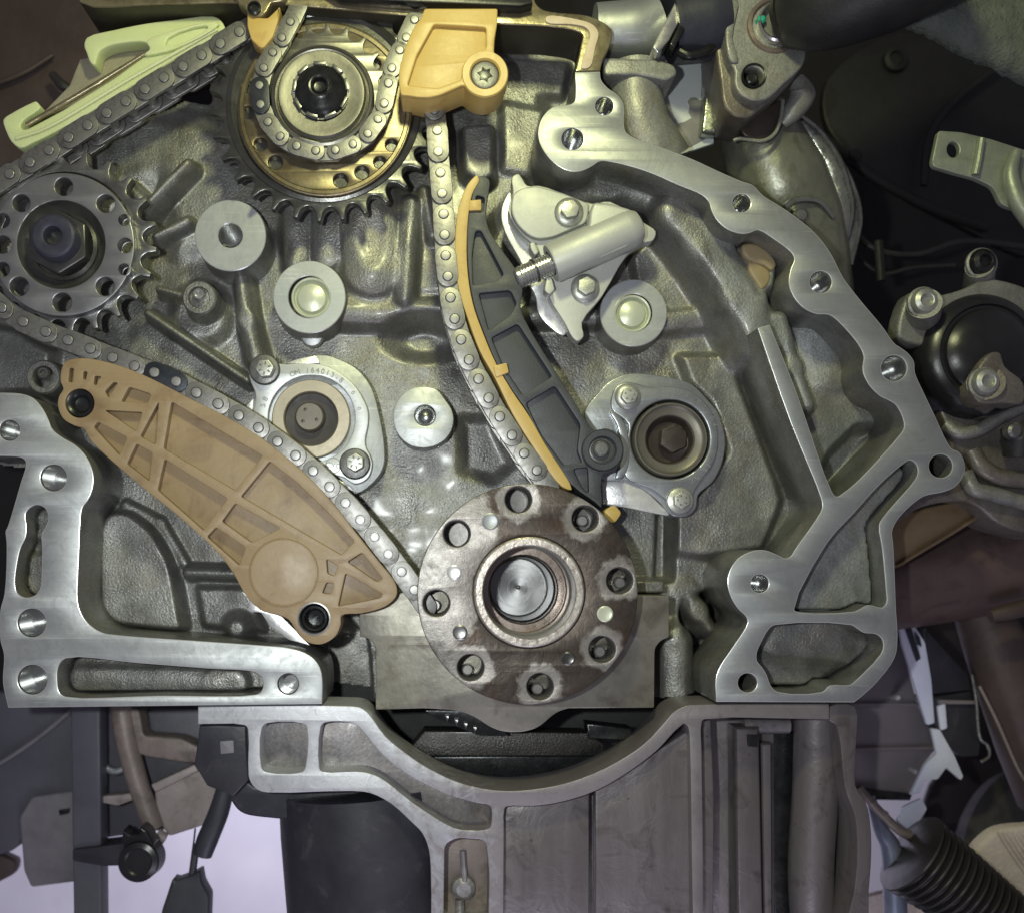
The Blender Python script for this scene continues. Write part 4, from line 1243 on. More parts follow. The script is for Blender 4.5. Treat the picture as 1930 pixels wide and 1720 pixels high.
# cylinder barrel lying across the plate
d_ax = -32
A0, A1 = uv(1042, 496, d_ax), uv(1196, 428, d_ax)
axis = Vector((A1[0] - A0[0], 0, A1[1] - A0[1])).normalized()
def along(geo_prof, n=40):
    g = lathe_uv(0, 0, geo_prof, n, close=False)       # turned about -y; depth runs along the axis
    g = turned(g, (0, 0, 0), (0, -1, 0), tuple(axis))
    g.v = g.v + np.array((A0[0], -d_ax, A0[1]))
    return g
Lb = math.hypot(A1[0] - A0[0], A1[1] - A0[1])
obj('barrel', along([(24, -4), (36, -4), (38, 0), (38, Lb - 16), (36, Lb - 4), (28, Lb + 8), (14, Lb + 14), (0, Lb + 15)]), 'tensioner', ht)
SH = [(1119,380),(1148,382),(1192,394),(1210,411),(1213,436),(1190,462),(1120,492),(1098,450),(1110,424),(1112,398)]
obj('barrel_shoulder', prism(rnd(SH, [8,6,14,14,14,16,16,8,8,8], 4), -8, -70, [], 7, 3), 'tensioner', ht)
pr = []
x = -78.0
pr.append((0, x)); pr.append((17, x)); pr.append((20, x + 3)); pr.append((20, x + 9)); pr.append((18, x + 10))
x += 11
while x < -6:
    pr += [(21, x + 0.6), (21, x + 3.4), (18.2, x + 4.2), (18.2, x + 5.6)]
    x += 6.0
pr.append((16, 2))
obj('plunger', along(pr, 36), 'steel_bright', ht)
obj('plunger_clip', along([(22.6, -39), (23, -37), (22.6, -35), (19, -35)], 36), 'steel_dark', ht)
for q in ([(998,458),(1008,456),(1016,476),(1008,482),(1000,470)], [(1030,520),(1040,524),(1046,546),(1036,556),(1026,548)]):
    obj('stop_lug', prism(rnd(q, 4, 3), -34, -70, [], 2.5, 2), 'tensioner', ht)
for (x, y, ph, d) in ((1075, 393, 0.2, -46), (1106, 538, 0.45, -62)):
    obj('bolt', bolt_geo(x, y, d, 28, 16.5, 24, ph), 'bolt', ht)
gl = [lettering('t', 'Y1', 1147, 430, -8, 15, 20, ht), lettering('t', '023', 1170, 419, -8, 15, 20, ht), lettering('t', 'D', 1189, 412, -8, 13, 20, ht)]
for q in gl:
    q.v[:, 1] -= 0.5
obj('lettering', gl, 'tensioner', ht, label='faint cast characters and a ringed mark')
obj('ringed_mark', lathe(1189, 412, -8, [(9, -8), (9, -6.8), (7.6, -6.8), (7.6, -8)], 28, close=False), 'tensioner', ht)

# ================================================================ bearing covers
bc = thing('bearing_cover', 'bright stamped bearing cover with lettering around a tan ring, left of centre', 'bearing cover', 588, 790, -100)
GB = [(470,770),(468,760),(490,720),(520,690),(560,680),(593,670),(616,670),(640,678),(674,697),(700,731),(713,774),(724,836),(723,878),(708,904),(671,930),(620,915),(560,890),(500,860)]
obj('seat', prism(sm(GB, 4), -112, -176, [circ(586, 790, 60, 48)], 2), 'machined', bc)
OC = [(469,706),(472,694),(480,684),(492,678),(505,677),(520,682),(531,686),(560,685),(591,685),(616,690),(636,700),(658,716),(674,734),(686,754),(694,775),(694,800),(689,826),(690,842),(697,856),(702,874),(696,897),(684,908),(668,912),(655,905),(648,900),(634,896),(618,892),(560,880),(500,840),(482,810),(477,774),(482,755),(480,738),(474,724)]
obj('cover_plate', prism(sm(OC, 4), -96, -113, [circ(587, 789, 82, 72)], 2.0, 2), 'cover_plate', bc)
for q in ([(535,686),(560,677),(594,670),(604,684),(570,686)], [(463,766),(478,750),(476,776),(470,772)], [(632,900),(660,916),(672,928),(650,920),(630,908)]):
    obj('gasket_edge', prism(rnd(q, 3, 2), -104, -116, [], 1.0), 'gasket', bc)
obj('tan_ring', lathe(586, 789, -98, [(82, -130), (82, -118), (79, -118), (78, -100), (76, -98), (55, -98), (53, -101), (53, -120)], 72, close=False), 'ring_tan', bc)
obj('plug', lathe(586, 791, -110, [(56, -112), (53, -116), (30, -118), (0, -118)], 56, close=False), 'plug_dark', bc)
hb = obj('centre_bolt', lathe(583, 785, -96, [(30, -118), (30, -104), (28, -99), (26, -97), (0, -97)], 40, close=False), 'bolt_brown', bc)
md = []
for a in (0.4, 2.5, 4.2):
    md.append(lathe(583 + 15 * math.cos(a), 785 + 15 * math.sin(a), -97, [(3.8, -97.5), (3.6, -96.7), (2.6, -96.4), (0, -96.4)], 16, close=False))
obj('head_mark', md, 'plug_brown', hb)
for (x, y, ph) in ((499, 697, 0.1), (669, 874, 0.5)):
    bo = obj('bolt', [(lathe(x, y, -94, [(31, -98), (31, -92), (28, -88), (18, -86), (0, -86)], 44, close=False), 0), (extrude_uv([rnd(hexpts(*uv(x, y - 3, -68), 19, ph), 2.5, 3)], -66, -90, 2.2, 2), 1)], ['bolt_grey', 'bolt'], bc)
    mk = []
    u, v = uv(x, y - 3, -66)
    for i in range(6):
        a = ph + i * math.pi / 3 + 0.3
        mk.append(extrude_uv([[(u + r * math.cos(a + e), v + r * math.sin(a + e)) for r, e in ((7, -.22), (13, -.12), (13, .12), (7, .22))]], -65, -67, 0.4))
    obj('head_mark', mk, 'bolt_grey', bo)
ltr = arc_letters('OM 164013-8', 587, 789, -96, 91, 113, 52, 15) + arc_letters('A 58', 587, 789, -96, 94, 180, 157, 15, flip=False)
ltr += arc_letters('.0.0', 587, 789, -96, 92, 42, 12, 12) + [lettering('t', 'CXG', 628, 877, -96, 14, -10, None)]
obj('lettering', ltr, 'letter', bc, label='cast letters and numbers running around the ring')
obj('oval_mark', [lathe(628, 877, -96, [(16, -96.2), (16, -95), (14.4, -95), (14.4, -96.2)], 32, close=False)], 'letter', bc)

br = thing('bearing_cover', 'oily bearing cover with olive ring and hex bolt, right of the charcoal arm', 'bearing cover', 1262, 830, -100)
OR_ = [(1102,776),(1124,744),(1150,718),(1185,704),(1231,706),(1270,713),(1300,722),(1318,736),(1336,756),(1352,775),(1360,795),(1367,826),(1366,850),(1360,876),(1343,908),(1316,932),(1312,956),(1300,970),(1280,974),(1262,968),(1246,950),(1218,926),(1176,908),(1134,904),(1120,860),(1110,810)]
obj('cover_plate', prism(sm(OR_, 4), -112, -176, [circ(1263, 828, 74, 72)], 2.5, 2), 'cover_oily', br)
INN = [(1152,770),(1160,730),(1180,720),(1205,724),(1230,730),(1262,728),(1300,736),(1330,760),(1348,790),(1354,826),(1346,870),(1322,905),(1308,928),(1306,950),(1294,962),(1274,962),(1262,948),(1226,920),(1180,900),(1176,850),(1184,800)]
obj('raised_rim', prism(sm(INN, 4), -104, -114, [circ(1263, 828, 75, 72)], 3, 2), 'cover_oily', br)
obj('gasket_tail', prism(sm([(1133,905),(1176,908),(1215,924),(1244,950),(1262,970),(1230,966),(1180,956),(1136,950),(1136,950),(1133,905)], 3), -114, -130, [], 2), 'gasket', br)
obj('curved_web', prism(sm([(1150,776),(1160,776),(1176,795),(1186,830),(1184,880),(1172,902),(1160,900),(1170,870),(1170,830),(1162,800)], 3), -100, -114, [], 3, 2), 'cover_oily', br)
obj('olive_ring', lathe(1264, 828, -104, [(75, -130), (74, -106), (72, -102), (69, -102), (66, -106), (62, -108), (50, -110), (47, -114)], 80, close=False), 'ring_olive', br)
obj('plug', lathe(1262, 832, -116, [(50, -112), (46, -118), (40, -128), (30, -131), (0, -131)], 56, close=False), 'plug_brown', br)
obj('centre_bolt', extrude_uv([rnd(hexpts(*uv(1270, 826, -106), 29, 0.45), 2.5, 3)], -106, -132, 2, 2), 'plug_brown', br)
for (x, y, ph, rf) in ((1187, 745, 0.2, 26), (1286, 942, 0.6, 27)):
    bo = obj('bolt', bolt_geo(x, y, -104, rf, 15.5, 22, ph), 'bolt', br)
    mk = []
    u, v = uv(x, y, -82)
    for i in range(5):
        a = ph + i * 2 * math.pi / 5
        mk.append(extrude_uv([[(u + 9 * math.cos(a) + 2 * math.cos(b_), v + 9 * math.sin(a) + 2 * math.sin(b_)) for b_ in np.linspace(0, 2 * math.pi, 8, endpoint=False)]], -81.3, -83, 0.4))
    obj('head_mark', mk, 'bolt_grey', bo)
obj('lettering', arc_letters('23.02.04', 1263, 828, -104, 88, 78, 18, 13) + arc_letters('20.93', 1263, 828, -104, 88, -62, -34, 13, flip=True), 'letter', br, label='raised cast numbers along the right edge')

# silver gasket sliver below the tan guide
obj('gasket', prism(rnd([(455,1112),(470,1128),(468,1152),(492,1154),(510,1180),(545,1205),(585,1216),(585,1216),(572,1204),(560,1190),(530,1160),(490,1148),(470,1126)], 3, 2), -66, -72, [], 1.2), 'gasket', block, label='bright silver gasket sliver below the tan guide')
# ================================================================ lower crankcase frame
lc = thing('lower_crankcase', 'stained aluminium lower crankcase frame with a wide arch bolted below the block', 'crankcase', 1000, 1500, -5)
FD = -6.0
FR = [(373,1331),(373,1331),(664,1330),(682,1334),(696,1345),(726,1386),(763,1417),(801,1443),(863,1473),(930,1488),(981,1489),(1046,1480),(1098,1465),(1163,1435),(1214,1401),(1253,1360),(1271,1340),(1294,1329),(1320,1327),(1563,1326),(1563,1326),
  (1563,1355),(1563,1355),(1328,1355),(1323,1360),(1323,1420),(1325,1560),(1326,1760),(1326,1760),(1306,1760),(1306,1760),(1303,1560),(1300,1400),(1297,1370),(1290,1363),(1284,1367),(1272,1377),(1240,1412),(1189,1451),(1124,1489),(1059,1510),(1007,1518),(955,1519),
  (951,1524),(950,1580),(949,1760),(949,1760),(812,1760),(812,1760),(812,1653),(808,1601),(796,1570),(776,1549),(737,1514),(698,1494),(659,1490),(504,1493),(486,1488),(475,1478),(468,1461),(467,1374),(461,1366),(373,1364),(373,1364)]
PA = [(504,1362),(571,1363),(578,1370),(575,1445),(568,1454),(501,1454),(493,1445),(494,1370)]
PB = [(612,1361),(659,1361),(677,1370),(716,1417),(763,1456),(840,1495),(900,1513),(922,1517),(926,1524),(924,1557),(917,1562),(865,1562),(839,1551),(776,1510),(724,1469),(698,1457),(672,1453),(607,1453),(602,1445),(605,1368)]
LOW = [(838,1590),(860,1578),(915,1582),(922,1640),(920,1740),(836,1740)]
obj('milled_frame', prism(sm(FR, 3), FD, -120, [sm(PA, 3), sm(PB, 3), rnd(LOW, 12, 3)], 1.8, 2), ['machined_graded', 'cast_frame'], lc)
# floors of the pockets and the wide back wall with its flutes
obj('pocket_floor', prism([(485,1352),(664,1352),(686,1364),(724,1414),(768,1450),(843,1489),(938,1508),(936,1574),(850,1572),(690,1466),(485,1464)], -62, -80, [], 1), 'cast_frame', lc)
obj('pocket_floor', prism([(826,1560),(940,1570),(940,1760),(826,1760)], -70, -90, [], 1), 'grime', lc)
obj('back_wall', prism([(935,1500),(1000,1500),(1110,1490),(1110,1780),(935,1780)], -40, -60, [], 2), 'frame_wall', lc)
obj('back_wall', prism([(1122,1478),(1200,1440),(1290,1380),(1310,1380),(1310,1780),(1122,1780)], -30, -60, [], 4, 2), 'frame_wall', lc)
obj('groove_floor', prism([(1100,1480),(1130,1470),(1130,1780),(1100,1780)], -90, -100, [], 2), 'cast_frame', lc)
# right bay: tall hollow with a round column and a flared outer wall
obj('bay_floor', prism([(1310,1345),(1580,1345),(1580,1780),(1310,1780)], -150, -170, [], 2), 'frame_wall', lc)
obj('bay_rib', prism([(1322,1356),(1340,1356),(1346,1500),(1344,1780),(1322,1780)], -50, -150, [], 3, 2), 'frame_wall', lc)
obj('bay_rib', prism([(1386,1370),(1432,1370),(1440,1780),(1390,1780)], -90, -150, [], 8, 2), 'frame_wall', lc)
obj('bay_rib', prism([(1434,1400),(1456,1400),(1458,1780),(1440,1780)], -118, -150, [], 8, 2), 'frame_wall', lc)
obj('bay_column', tube([(1540,1346,-110),(1536,1500,-110),(1528,1640,-112),(1536,1780,-116)], 44, 20), 'frame_wall', lc)
OW = [(1563,1331),(1612,1330),(1614,1400),(1613,1480),(1632,1510),(1641,1550),(1643,1610),(1638,1680),(1630,1780),(1590,1780),(1610,1680),(1616,1600),(1612,1540),(1592,1480),(1584,1400),(1575,1365),(1563,1356)]
obj('outer_wall', prism(sm(OW, 3), -20, -130, [], 2.5, 2), 'frame_wall', lc)
obj('bay_collar', tube([(1400,1366,-120),(1486,1366,-120)], 16, 20, 1), 'cast_frame', lc)
obj('bay_slot', prism([(1458,1378),(1504,1378),(1504,1800),(1460,1800)], -148, -156, [], 2), 'bolt_dark', lc)
obj('bay_stop', prism([(1408,1384),(1430,1384),(1428,1408),(1410,1406)], -86, -120, [], 2), 'bolt_dark', lc)
obj('drain_bolt', [tube([(872,1602,-58),(876,1660,-56)], 6, 10), lathe(874, 1676, -52, [(24, -66), (22, -56), (14, -50), (0, -49)], 28, close=False), tube([(866,1694,-60),(868,1740,-58)], 9, 12)], 'machined_graded', lc)
# dark cavity behind the arch
cav = thing('crank_web', 'dark steel crank web in the hollow between the flange and the arch', 'crank web', 1000, 1420, -150)
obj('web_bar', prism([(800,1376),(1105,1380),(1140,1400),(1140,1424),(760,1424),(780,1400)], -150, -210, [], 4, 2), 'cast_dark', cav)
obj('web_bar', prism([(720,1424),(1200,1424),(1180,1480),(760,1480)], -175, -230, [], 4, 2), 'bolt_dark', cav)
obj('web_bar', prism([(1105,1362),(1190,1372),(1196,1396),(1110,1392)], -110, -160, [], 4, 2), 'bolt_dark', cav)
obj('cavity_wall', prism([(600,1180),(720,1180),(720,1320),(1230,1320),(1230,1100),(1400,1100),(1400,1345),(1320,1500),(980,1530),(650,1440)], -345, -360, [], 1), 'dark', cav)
# black gearbox-side tube and rubber mount hanging at lower left
dp = thing('drive_pipe', 'wide black pipe descending below the left half of the lower crankcase', 'pipe', 660, 1620, -130)
obj('pipe_wall', tube([(690,1470,-200),(698,1560,-200),(706,1660,-203),(718,1800,-207)], [182, 186, 186, 186], 48), 'slate_dark', dp)
obj('pipe_collar', prism(sm([(416,1462),(430,1500),(452,1530),(490,1540),(640,1542),(700,1520),(700,1480),(480,1480),(440,1440)], 4), -100, -190, [], 8, 3), 'slate_dark', dp)
# ================================================================ behind the engine
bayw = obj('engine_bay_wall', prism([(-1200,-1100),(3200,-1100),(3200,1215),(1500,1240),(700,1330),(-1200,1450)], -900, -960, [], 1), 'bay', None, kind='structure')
wl = obj('workshop_wall', [Geo([(-7000, 5200, -5200), (7000, 5200, -5200), (7000, 5200, 2500), (-7000, 5200, 2500)], [(0, 1, 2, 3)])], 'wall_white', None, kind='structure')

# ---- neck casting, pale panel and plastic fitting right of the cylinder head
nk = thing('coolant_neck', 'pale cast aluminium coolant neck just right of the cylinder head rim', 'coolant neck', 1210, 170, -60)
obj('neck_body', tube([(1196,135,-95),(1196,190,-92),(1206,240,-96),(1232,310,-120)], [58, 55, 58, 74], 30, 6), 'grey_cast', nk)
obj('neck_flange', prism(rnd([(1134,108),(1240,112),(1272,122),(1278,140),(1258,152),(1200,140),(1140,142)], 8, 3), -30, -150, [], 5, 2), 'grey_cast', nk)
obj('neck_housing', tube([(1120,60,-80),(1190,58,-80),(1236,40,-80)], [50, 56, 54], 28, 5), 'machined', nk)
fit = thing('hose_coupling', 'navy plastic coupling with a bright metal collar at the top edge', 'coupling', 1290, 50, -40)
obj('coupling_body', tube([(1262,52,-60),(1330,40,-60),(1360,34,-60)], [66, 72, 66], 28, 5), 'navy', fit)
cu_, cv_ = uv(1262, 40, -30)
obj('metal_collar', prism(rnd([(1230,90),(1240,100),(1262,76),(1292,20),(1306,-20),(1284,-20)], 2, 2), -6, -120, [], 3, 2), 'steel_bright', fit)
obj('collar_clip', prism(rnd([(1262,84),(1272,90),(1292,54),(1280,46)], 3, 2), 2, -40, [], 3, 2), 'bolt_dark', fit)
obj('coupling_rim', tube([(1278,96,-30),(1300,106,-26),(1330,98,-30),(1348,80,-40)], 9, 12), 'bolt_dark', fit)

pnl = thing('heat_panel', 'pale blue-grey sheet panel with ragged dirt and a bright folded edge', 'sheet panel', 1300, 190, -150)
obj('sheet', prism([(1238,100),(1345,90),(1345,270),(1280,292),(1240,280)], -160, -170, [], 1), 'blue_white', pnl)
DIRT = [(1326,180),(1320,190),(1312,184),(1302,184),(1296,192),(1300,200),(1298,212),(1304,222),(1290,230),(1280,232),(1272,246),(1284,268),(1300,278),(1330,262)]
obj('dirt_patch', prism(DIRT, -158.5, -160.5, [], 0.5), 'slate_light', pnl)
obj('folded_edge', prism(rnd([(1330,106),(1346,106),(1356,170),(1364,206),(1392,222),(1396,236),(1388,252),(1322,250),(1328,190)], 6, 3), -130, -165, [], 6, 3), 'foil', pnl)

# ---- thermostat-like flange with its bolt and the black hose plugged into it
tf = thing('hose_flange', 'grey triangular cast hose flange with one recessed bolt at the top right of the engine', 'hose flange', 1430, 110, -20)
obj('rear_body', prism(sm([(1352,20),(1350,90),(1358,150),(1366,200),(1384,218),(1410,221),(1440,200),(1480,165),(1520,110),(1520,10),(1480,-40),(1380,-40)], 4), -40, -150, [], 6, 2), 'brown_cast', tf)
TFP = [(1384,-20),(1372,30),(1366,80),(1376,118),(1384,132),(1385,160),(1398,180),(1425,190),(1450,184),(1478,158),(1510,128),(1519,105),(1512,60),(1490,-20)]
obj('flange_plate', prism(sm(TFP, 4), -14, -46, [circ(1419,146,20,32)], 5, 3), 'grey_cast', tf)
obj('raised_edge', prism(sm([(1378,0),(1368,70),(1378,116),(1392,116),(1382,70),(1392,0)], 4), -8, -20, [], 4, 2), 'grey_cast', tf)
obj('recessed_bolt', lathe(1419, 146, -20, [(24, -13), (23, -11), (20, -12), (19, -40), (12, -36), (11, -24), (8, -22), (0, -24)], 36, close=False), 'bolt_dark', tf)
ux, vx = uv(1458, 52, -20)
obj('port_ring', lathe_uv(ux, vx, [(54, -16), (52, -9), (46, -8), (43, -12), (41, -40)], 56, close=False), 'copper', tf)
obj('port_sleeve', lathe_uv(ux + 4, vx + 2, [(40, -40), (39, -2), (36, 2), (33, 0), (32, -30)], 48, close=False), 'steel_bright', tf)
obj('paint_dab', lathe_uv(*uv(1436, 36, -2), [(9, -14), (8, -2), (5, 1), (0, 2)], 14, close=False), 'green_paint', tf)
obj('hose_clamp', tube3([(*[uv(1484,42,-6)[0]], -4, uv(1484,42,-6)[1]), (uv(1494,36,2)[0], 8, uv(1494,36,2)[1])], [52, 57], 40), 'bolt_dark', tf)
hs = thing('coolant_hose', 'thick black rubber hose covering the top right and running into the grey flange', 'hose', 1560, 20, 20)
obj('hose_wall', tube([(1478,44,-10),(1540,10,40),(1640,-50,90),(1760,-130,140)], [48, 84, 110, 130], 40), 'black', hs)

# ---- turbo-side pipe work below the flange
pw = thing('exhaust_elbow', 'dull grey-green cast pipe elbow curving down behind the curved joint face', 'pipe elbow', 1470, 320, -200)
obj('elbow_body', tube([(1420,200,-185),(1436,270,-200),(1470,350,-215),(1508,430,-240),(1530,520,-270),(1540,620,-300)], [60, 84, 96, 90, 80, 80], 36, 6), 'elbow', pw)
obj('flap', prism(sm([(1402,226),(1440,206),(1474,188),(1472,225),(1462,252),(1440,262),(1404,256),(1396,240)], 4), -100, -118, [], 4, 2), 'plug_brown', pw)
obj('flap_rim', tube([(1382,266,-96),(1396,262,-94),(1436,266,-92),(1460,252,-92),(1472,222,-94),(1476,190,-98)], 4, 10), 'grey_cast', pw)
obj('side_lobe', tube([(1500,150,-100),(1512,180,-100),(1492,214,-104),(1474,236,-110)], [16, 26, 20, 10], 20, 6), 'grey_cast', pw)
obj('shield_fold', tube([(1500,226,-190),(1530,262,-196),(1564,320,-204),(1582,400,-214),(1572,470,-230)], [16, 26, 30, 32, 26], 22, 6), 'foil', pw)
obj('shield_fold', tube([(1536,262,-220),(1580,330,-226),(1604,410,-236),(1590,500,-246)], [16, 22, 24, 20], 20, 6), 'foil', pw)
obj('clamp_band', tube([(1478,392,-116),(1500,378,-122),(1540,380,-136),(1568,410,-160)], 7, 10), 'foil', pw)
obj('clamp_screw', lathe(1508, 408, -120, [(16, -140), (15, -116), (10, -111), (0, -110)], 22, close=False), 'foil', pw)

# ---- dark sheet and bracket in the engine bay
ds = thing('splash_shield', 'black plastic splash shield in the gloom at the upper right', 'splash shield', 1700, 200, -500)
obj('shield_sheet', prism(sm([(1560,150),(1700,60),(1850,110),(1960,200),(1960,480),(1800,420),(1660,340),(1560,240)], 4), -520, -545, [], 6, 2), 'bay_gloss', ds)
obj('shield_rib', tube([(1540,250,-505),(1640,330,-505),(1760,395,-505),(1860,430,-505)], 12, 12), 'bay_gloss', ds)
obj('shield_rib', tube([(1880,128,-490),(1800,190,-490),(1750,260,-490),(1740,350,-490)], 8, 10), 'bay_gloss', ds)
obj('shield_clip', lathe(1690, 110, -505, [(30, -520), (28, -506), (18, -502), (14, -510), (0, -510)], 24, close=False), 'bay_gloss', ds)
obj('shield_clip', lathe(1612, 292, -490, [(16, -510), (14, -488), (8, -484), (0, -484)], 20, close=False), 'bay_gloss', ds)
cb = thing('cable_loom', 'thin black cables drooping through the dark upper right of the engine bay', 'cable loom', 1700, 420, -420)
obj('cable', tube([(1590,420,-430),(1650,470,-420),(1730,480,-420),(1820,455,-430),(1960,470,-430)], 7, 10), 'black', cb)
obj('cable', tube([(1600,470,-430),(1660,515,-424),(1720,505,-424),(1800,500,-430)], 5, 10), 'black', cb)
obj('cable_clip', tube([(1655,455,-416),(1660,530,-416)], 11, 12, 1), 'bay_gloss', cb)
pad = thing('hood_insulation', 'fuzzy grey-green insulation pad filling the top right corner', 'insulation pad', 1840, 40, 60)
def pad_geo():
    n, m = 46, 30
    V_, F_ = [], []
    for j in range(m):
        for i in range(n):
            s, t = i / (n - 1), j / (m - 1)
            x = 1660 + 420 * s
            y0_ = -120
            y1_ = 0 + 0.52 * (x - 1690) if x > 1690 else -12
            y1_ = min(y1_, 135)
            y = y0_ + (y1_ - y0_) * t
            edge = min(1, (1 - t) / 0.22)
            d = 60 - 34 * (1 - math.sqrt(max(0, 1 - (1 - edge) ** 2))) + rng.normal() * 2.2
            u, v = uv(x, y, 60)
            V_.append((u + rng.normal() * 1.5, -d, v + rng.normal() * 1.5))
    for j in range(m - 1):
        for i in range(n - 1):
            a = j * n + i
            F_.append((a, a + 1, a + n + 1, a + n))
    return Geo(V_, F_)
pobj = obj('pad_face', pad_geo(), 'insulation', pad, weld=False, smooth=180)
md_ = pobj.modifiers.new('thick', 'SOLIDIFY'); md_.thickness = 30 * S; md_.offset = 0
bk = thing('steel_bracket', 'pale galvanised steel bracket with one round hole at the right edge', 'bracket', 1840, 310, -60)
BKP = [(1769,246),(1812,249),(1868,262),(1930,282),(2010,310),(2010,420),(1930,400),(1888,386),(1872,352),(1838,336),(1800,326),(1760,314),(1757,304)]
obj('bracket_plate', prism(rnd(BKP, [6,4,4,4,2,2,6,10,10,4,4,6,4], 3), -60, -74, [circ(1797,282,12,24,0,15)], 2, 2), 'bracket', bk)
obj('bracket_fold', tube([(1850,262,-54),(1844,300,-54),(1838,330,-54)], 7, 10), 'bracket', bk)
obj('bracket_fold', tube([(1916,286,-50),(1905,330,-48),(1920,380,-46),(1950,420,-44)], [10, 14, 18, 20], 14), 'bracket', bk)

# ---- vacuum pump / mount on the right
mt = thing('pump_housing', 'grey pump housing with a glossy black dome and torx screws at the right edge', 'pump housing', 1840, 650, -100)
ARMP = [(1712,556),(1738,545),(1760,556),(1790,552),(1826,540),(1850,528),(1880,526),(1960,560),(1960,660),(1900,600),(1830,590),(1790,620),(1770,648),(1740,652),(1700,640),(1692,630)]
obj('upper_arm', prism(sm(ARMP, 4), -100, -150, [], 8, 3), 'grey_cast', mt)
obj('screw_tower', tube([(1742,572,-62),(1738,600,-120),(1730,650,-240)], [32, 34, 36], 28, 4), 'grey_cast', mt)
obj('screw_tower', tube([(1858,722,-40),(1850,745,-100),(1830,800,-220)], [34, 36, 40], 28, 4), 'brown_cast', mt)
obj('screw_tower', tube([(1846,502,-100),(1846,520,-130),(1842,560,-220)], [26, 28, 30], 24, 4), 'grey_cast', mt)
obj('black_dome', lathe(1850, 668, -100, [(132, -230), (126, -130), (122, -104), (116, -92), (106, -82), (95, -77), (92, -81), (86, -81), (83, -73), (72, -64), (52, -56), (26, -52), (0, -51)], 72, close=False), 'gloss_black', mt)
obj('housing_tongue', prism(sm([(1846,690),(1870,664),(1886,664),(1896,690),(1930,720),(1930,760),(1890,760),(1850,760),(1832,740)], 4), -36, -130, [], 6, 3), 'brown_cast', mt)
for (x, y, d, mm) in ((1742, 568, -60, 'bolt'), (1857, 720, -34, 'bolt'), (1852, 494, -96, 'bolt_dark')):
    sc = obj('torx_screw', lathe(x, y, d, [(27, d - 6), (26, d + 2), (22, d + 9), (14, d + 13), (12, d + 12), (10, d + 5), (0, d + 5)], 40, close=False), mm, mt)
    obj('screw_washer', lathe(x, y + 2, d, [(31, d - 8), (31, d - 2), (27, d)], 40, close=False), 'grey_cast', sc)
lb = thing('gearbox_casting', 'brown-grey gearbox casting with flowing ribs at the right edge', 'gearbox casting', 1850, 860, -130)
LBP = [(1770,760),(1800,745),(1840,760),(1900,740),(1990,720),(1990,1010),(1930,1004),(1880,985),(1850,960),(1820,945),(1740,955),(1690,985),(1700,940),(1780,900),(1790,830)]
obj('casting_body', prism(sm(LBP, 4), -130, -260, [], 10, 3), 'brown_cast', lb)
for pts, r in (([(1782,800,-130),(1806,816,-118),(1840,812,-114),(1880,790,-116),(1940,760,-120)], 13), ([(1818,890,-120),(1836,920,-112),(1870,930,-112),(1960,955,-120)], 15), ([(1830,850,-124),(1850,880,-116),(1890,900,-114),(1960,905,-118)], 18)):
    obj('casting_rib', tube(pts, r, 16), 'grey_cast' if r < 16 else 'brown_cast', lb)
obj('oil_seal', tube([(1912,800,-90),(1922,826,-86),(1920,860,-90)], [26, 36, 28], 24), 'black', lb)
obj('seal_plug', lathe(1912, 812, -54, [(15, -70), (14, -52), (9, -48), (0, -47)], 24, close=False), 'bolt_grey', lb)

# ---- heat shield, floor plates, links and tyre below right
gp = thing('oiled_plate', 'golden oily plate edge between the joint face and the brown heat shield', 'plate', 1730, 1000, -200)
obj('plate_face', prism(sm([(1676,985),(1750,955),(1830,948),(1850,965),(1760,1020),(1690,1070),(1670,1060)], 4), -190, -204, [], 4, 2), 'gold', gp)
obj('plate_edge', tube([(1690,1066,-184),(1740,1036,-182),(1800,1000,-182),(1850,968,-184)], 4, 10), 'gold', gp)
hsd = thing('exhaust_shield', 'red-brown curved exhaust heat shield at the right below the gearbox casting', 'heat shield', 1810, 1070, -330)
obj('shield_shell', tube([(1600,1110,-340),(1760,1085,-340),(1900,1050,-340),(2060,1010,-340)], [102, 106, 118, 126], 48, 6), 'exhaust', hsd)
obj('shield_bolt', tube([(1866,1160,-225),(1900,1152,-222),(1950,1140,-222)], [14, 18, 18], 18), 'brown_dark', hsd)
arm2 = thing('suspension_arm', 'dark brown suspension arm slanting down the right edge', 'suspension arm', 1880, 1260, -300)
obj('arm_shell', tube([(1850,1150,-380),(1890,1250,-370),(1950,1400,-360),(1990,1500,-360)], [60, 70, 80, 80], 30, 5), 'brown_dark', arm2)
obj('brake_line', tube([(1846,1292,-290),(1880,1360,-284),(1920,1450,-284),(1950,1490,-284)], 3.5, 8), 'grime', arm2)
fp = thing('floor_plate', 'mauve-grey flat underbody plate behind the right end of the crankcase', 'underbody plate', 1690, 1390, -420)
obj('plate_sheet', prism([(1480,1210),(1700,1210),(1730,1330),(1766,1408),(1740,1440),(1716,1495),(1590,1484),(1480,1480)], -420, -440, [], 3, 2), 'grey_panel', fp)
obj('plate_bead', tube([(1560,1412,-416),(1660,1410,-414),(1760,1408,-416)], 5.5, 10), 'plate_bead', fp)
obj('plate_bead', tube([(1560,1327,-416),(1660,1326,-414),(1732,1326,-416)], 4, 10), 'grey_panel', fp)
obj('plate_lip', prism([(1600,1484),(1720,1497),(1716,1508),(1600,1506)], -400, -430, [], 3), 'bolt_dark', fp)
for x, y, r in ((1692,1313,7),(1725,1453,6),(1668,1533,8)):
    obj('plate_stud', lathe(x, y, -400, [(r, -420), (r, -398), (r * 0.6, -394), (0, -393)], 18, close=False), 'gasket', fp)
cl = thing('cable_carrier', 'black cable carrier with a thin pale tube looping below it', 'cable carrier', 1810, 1320, -380)
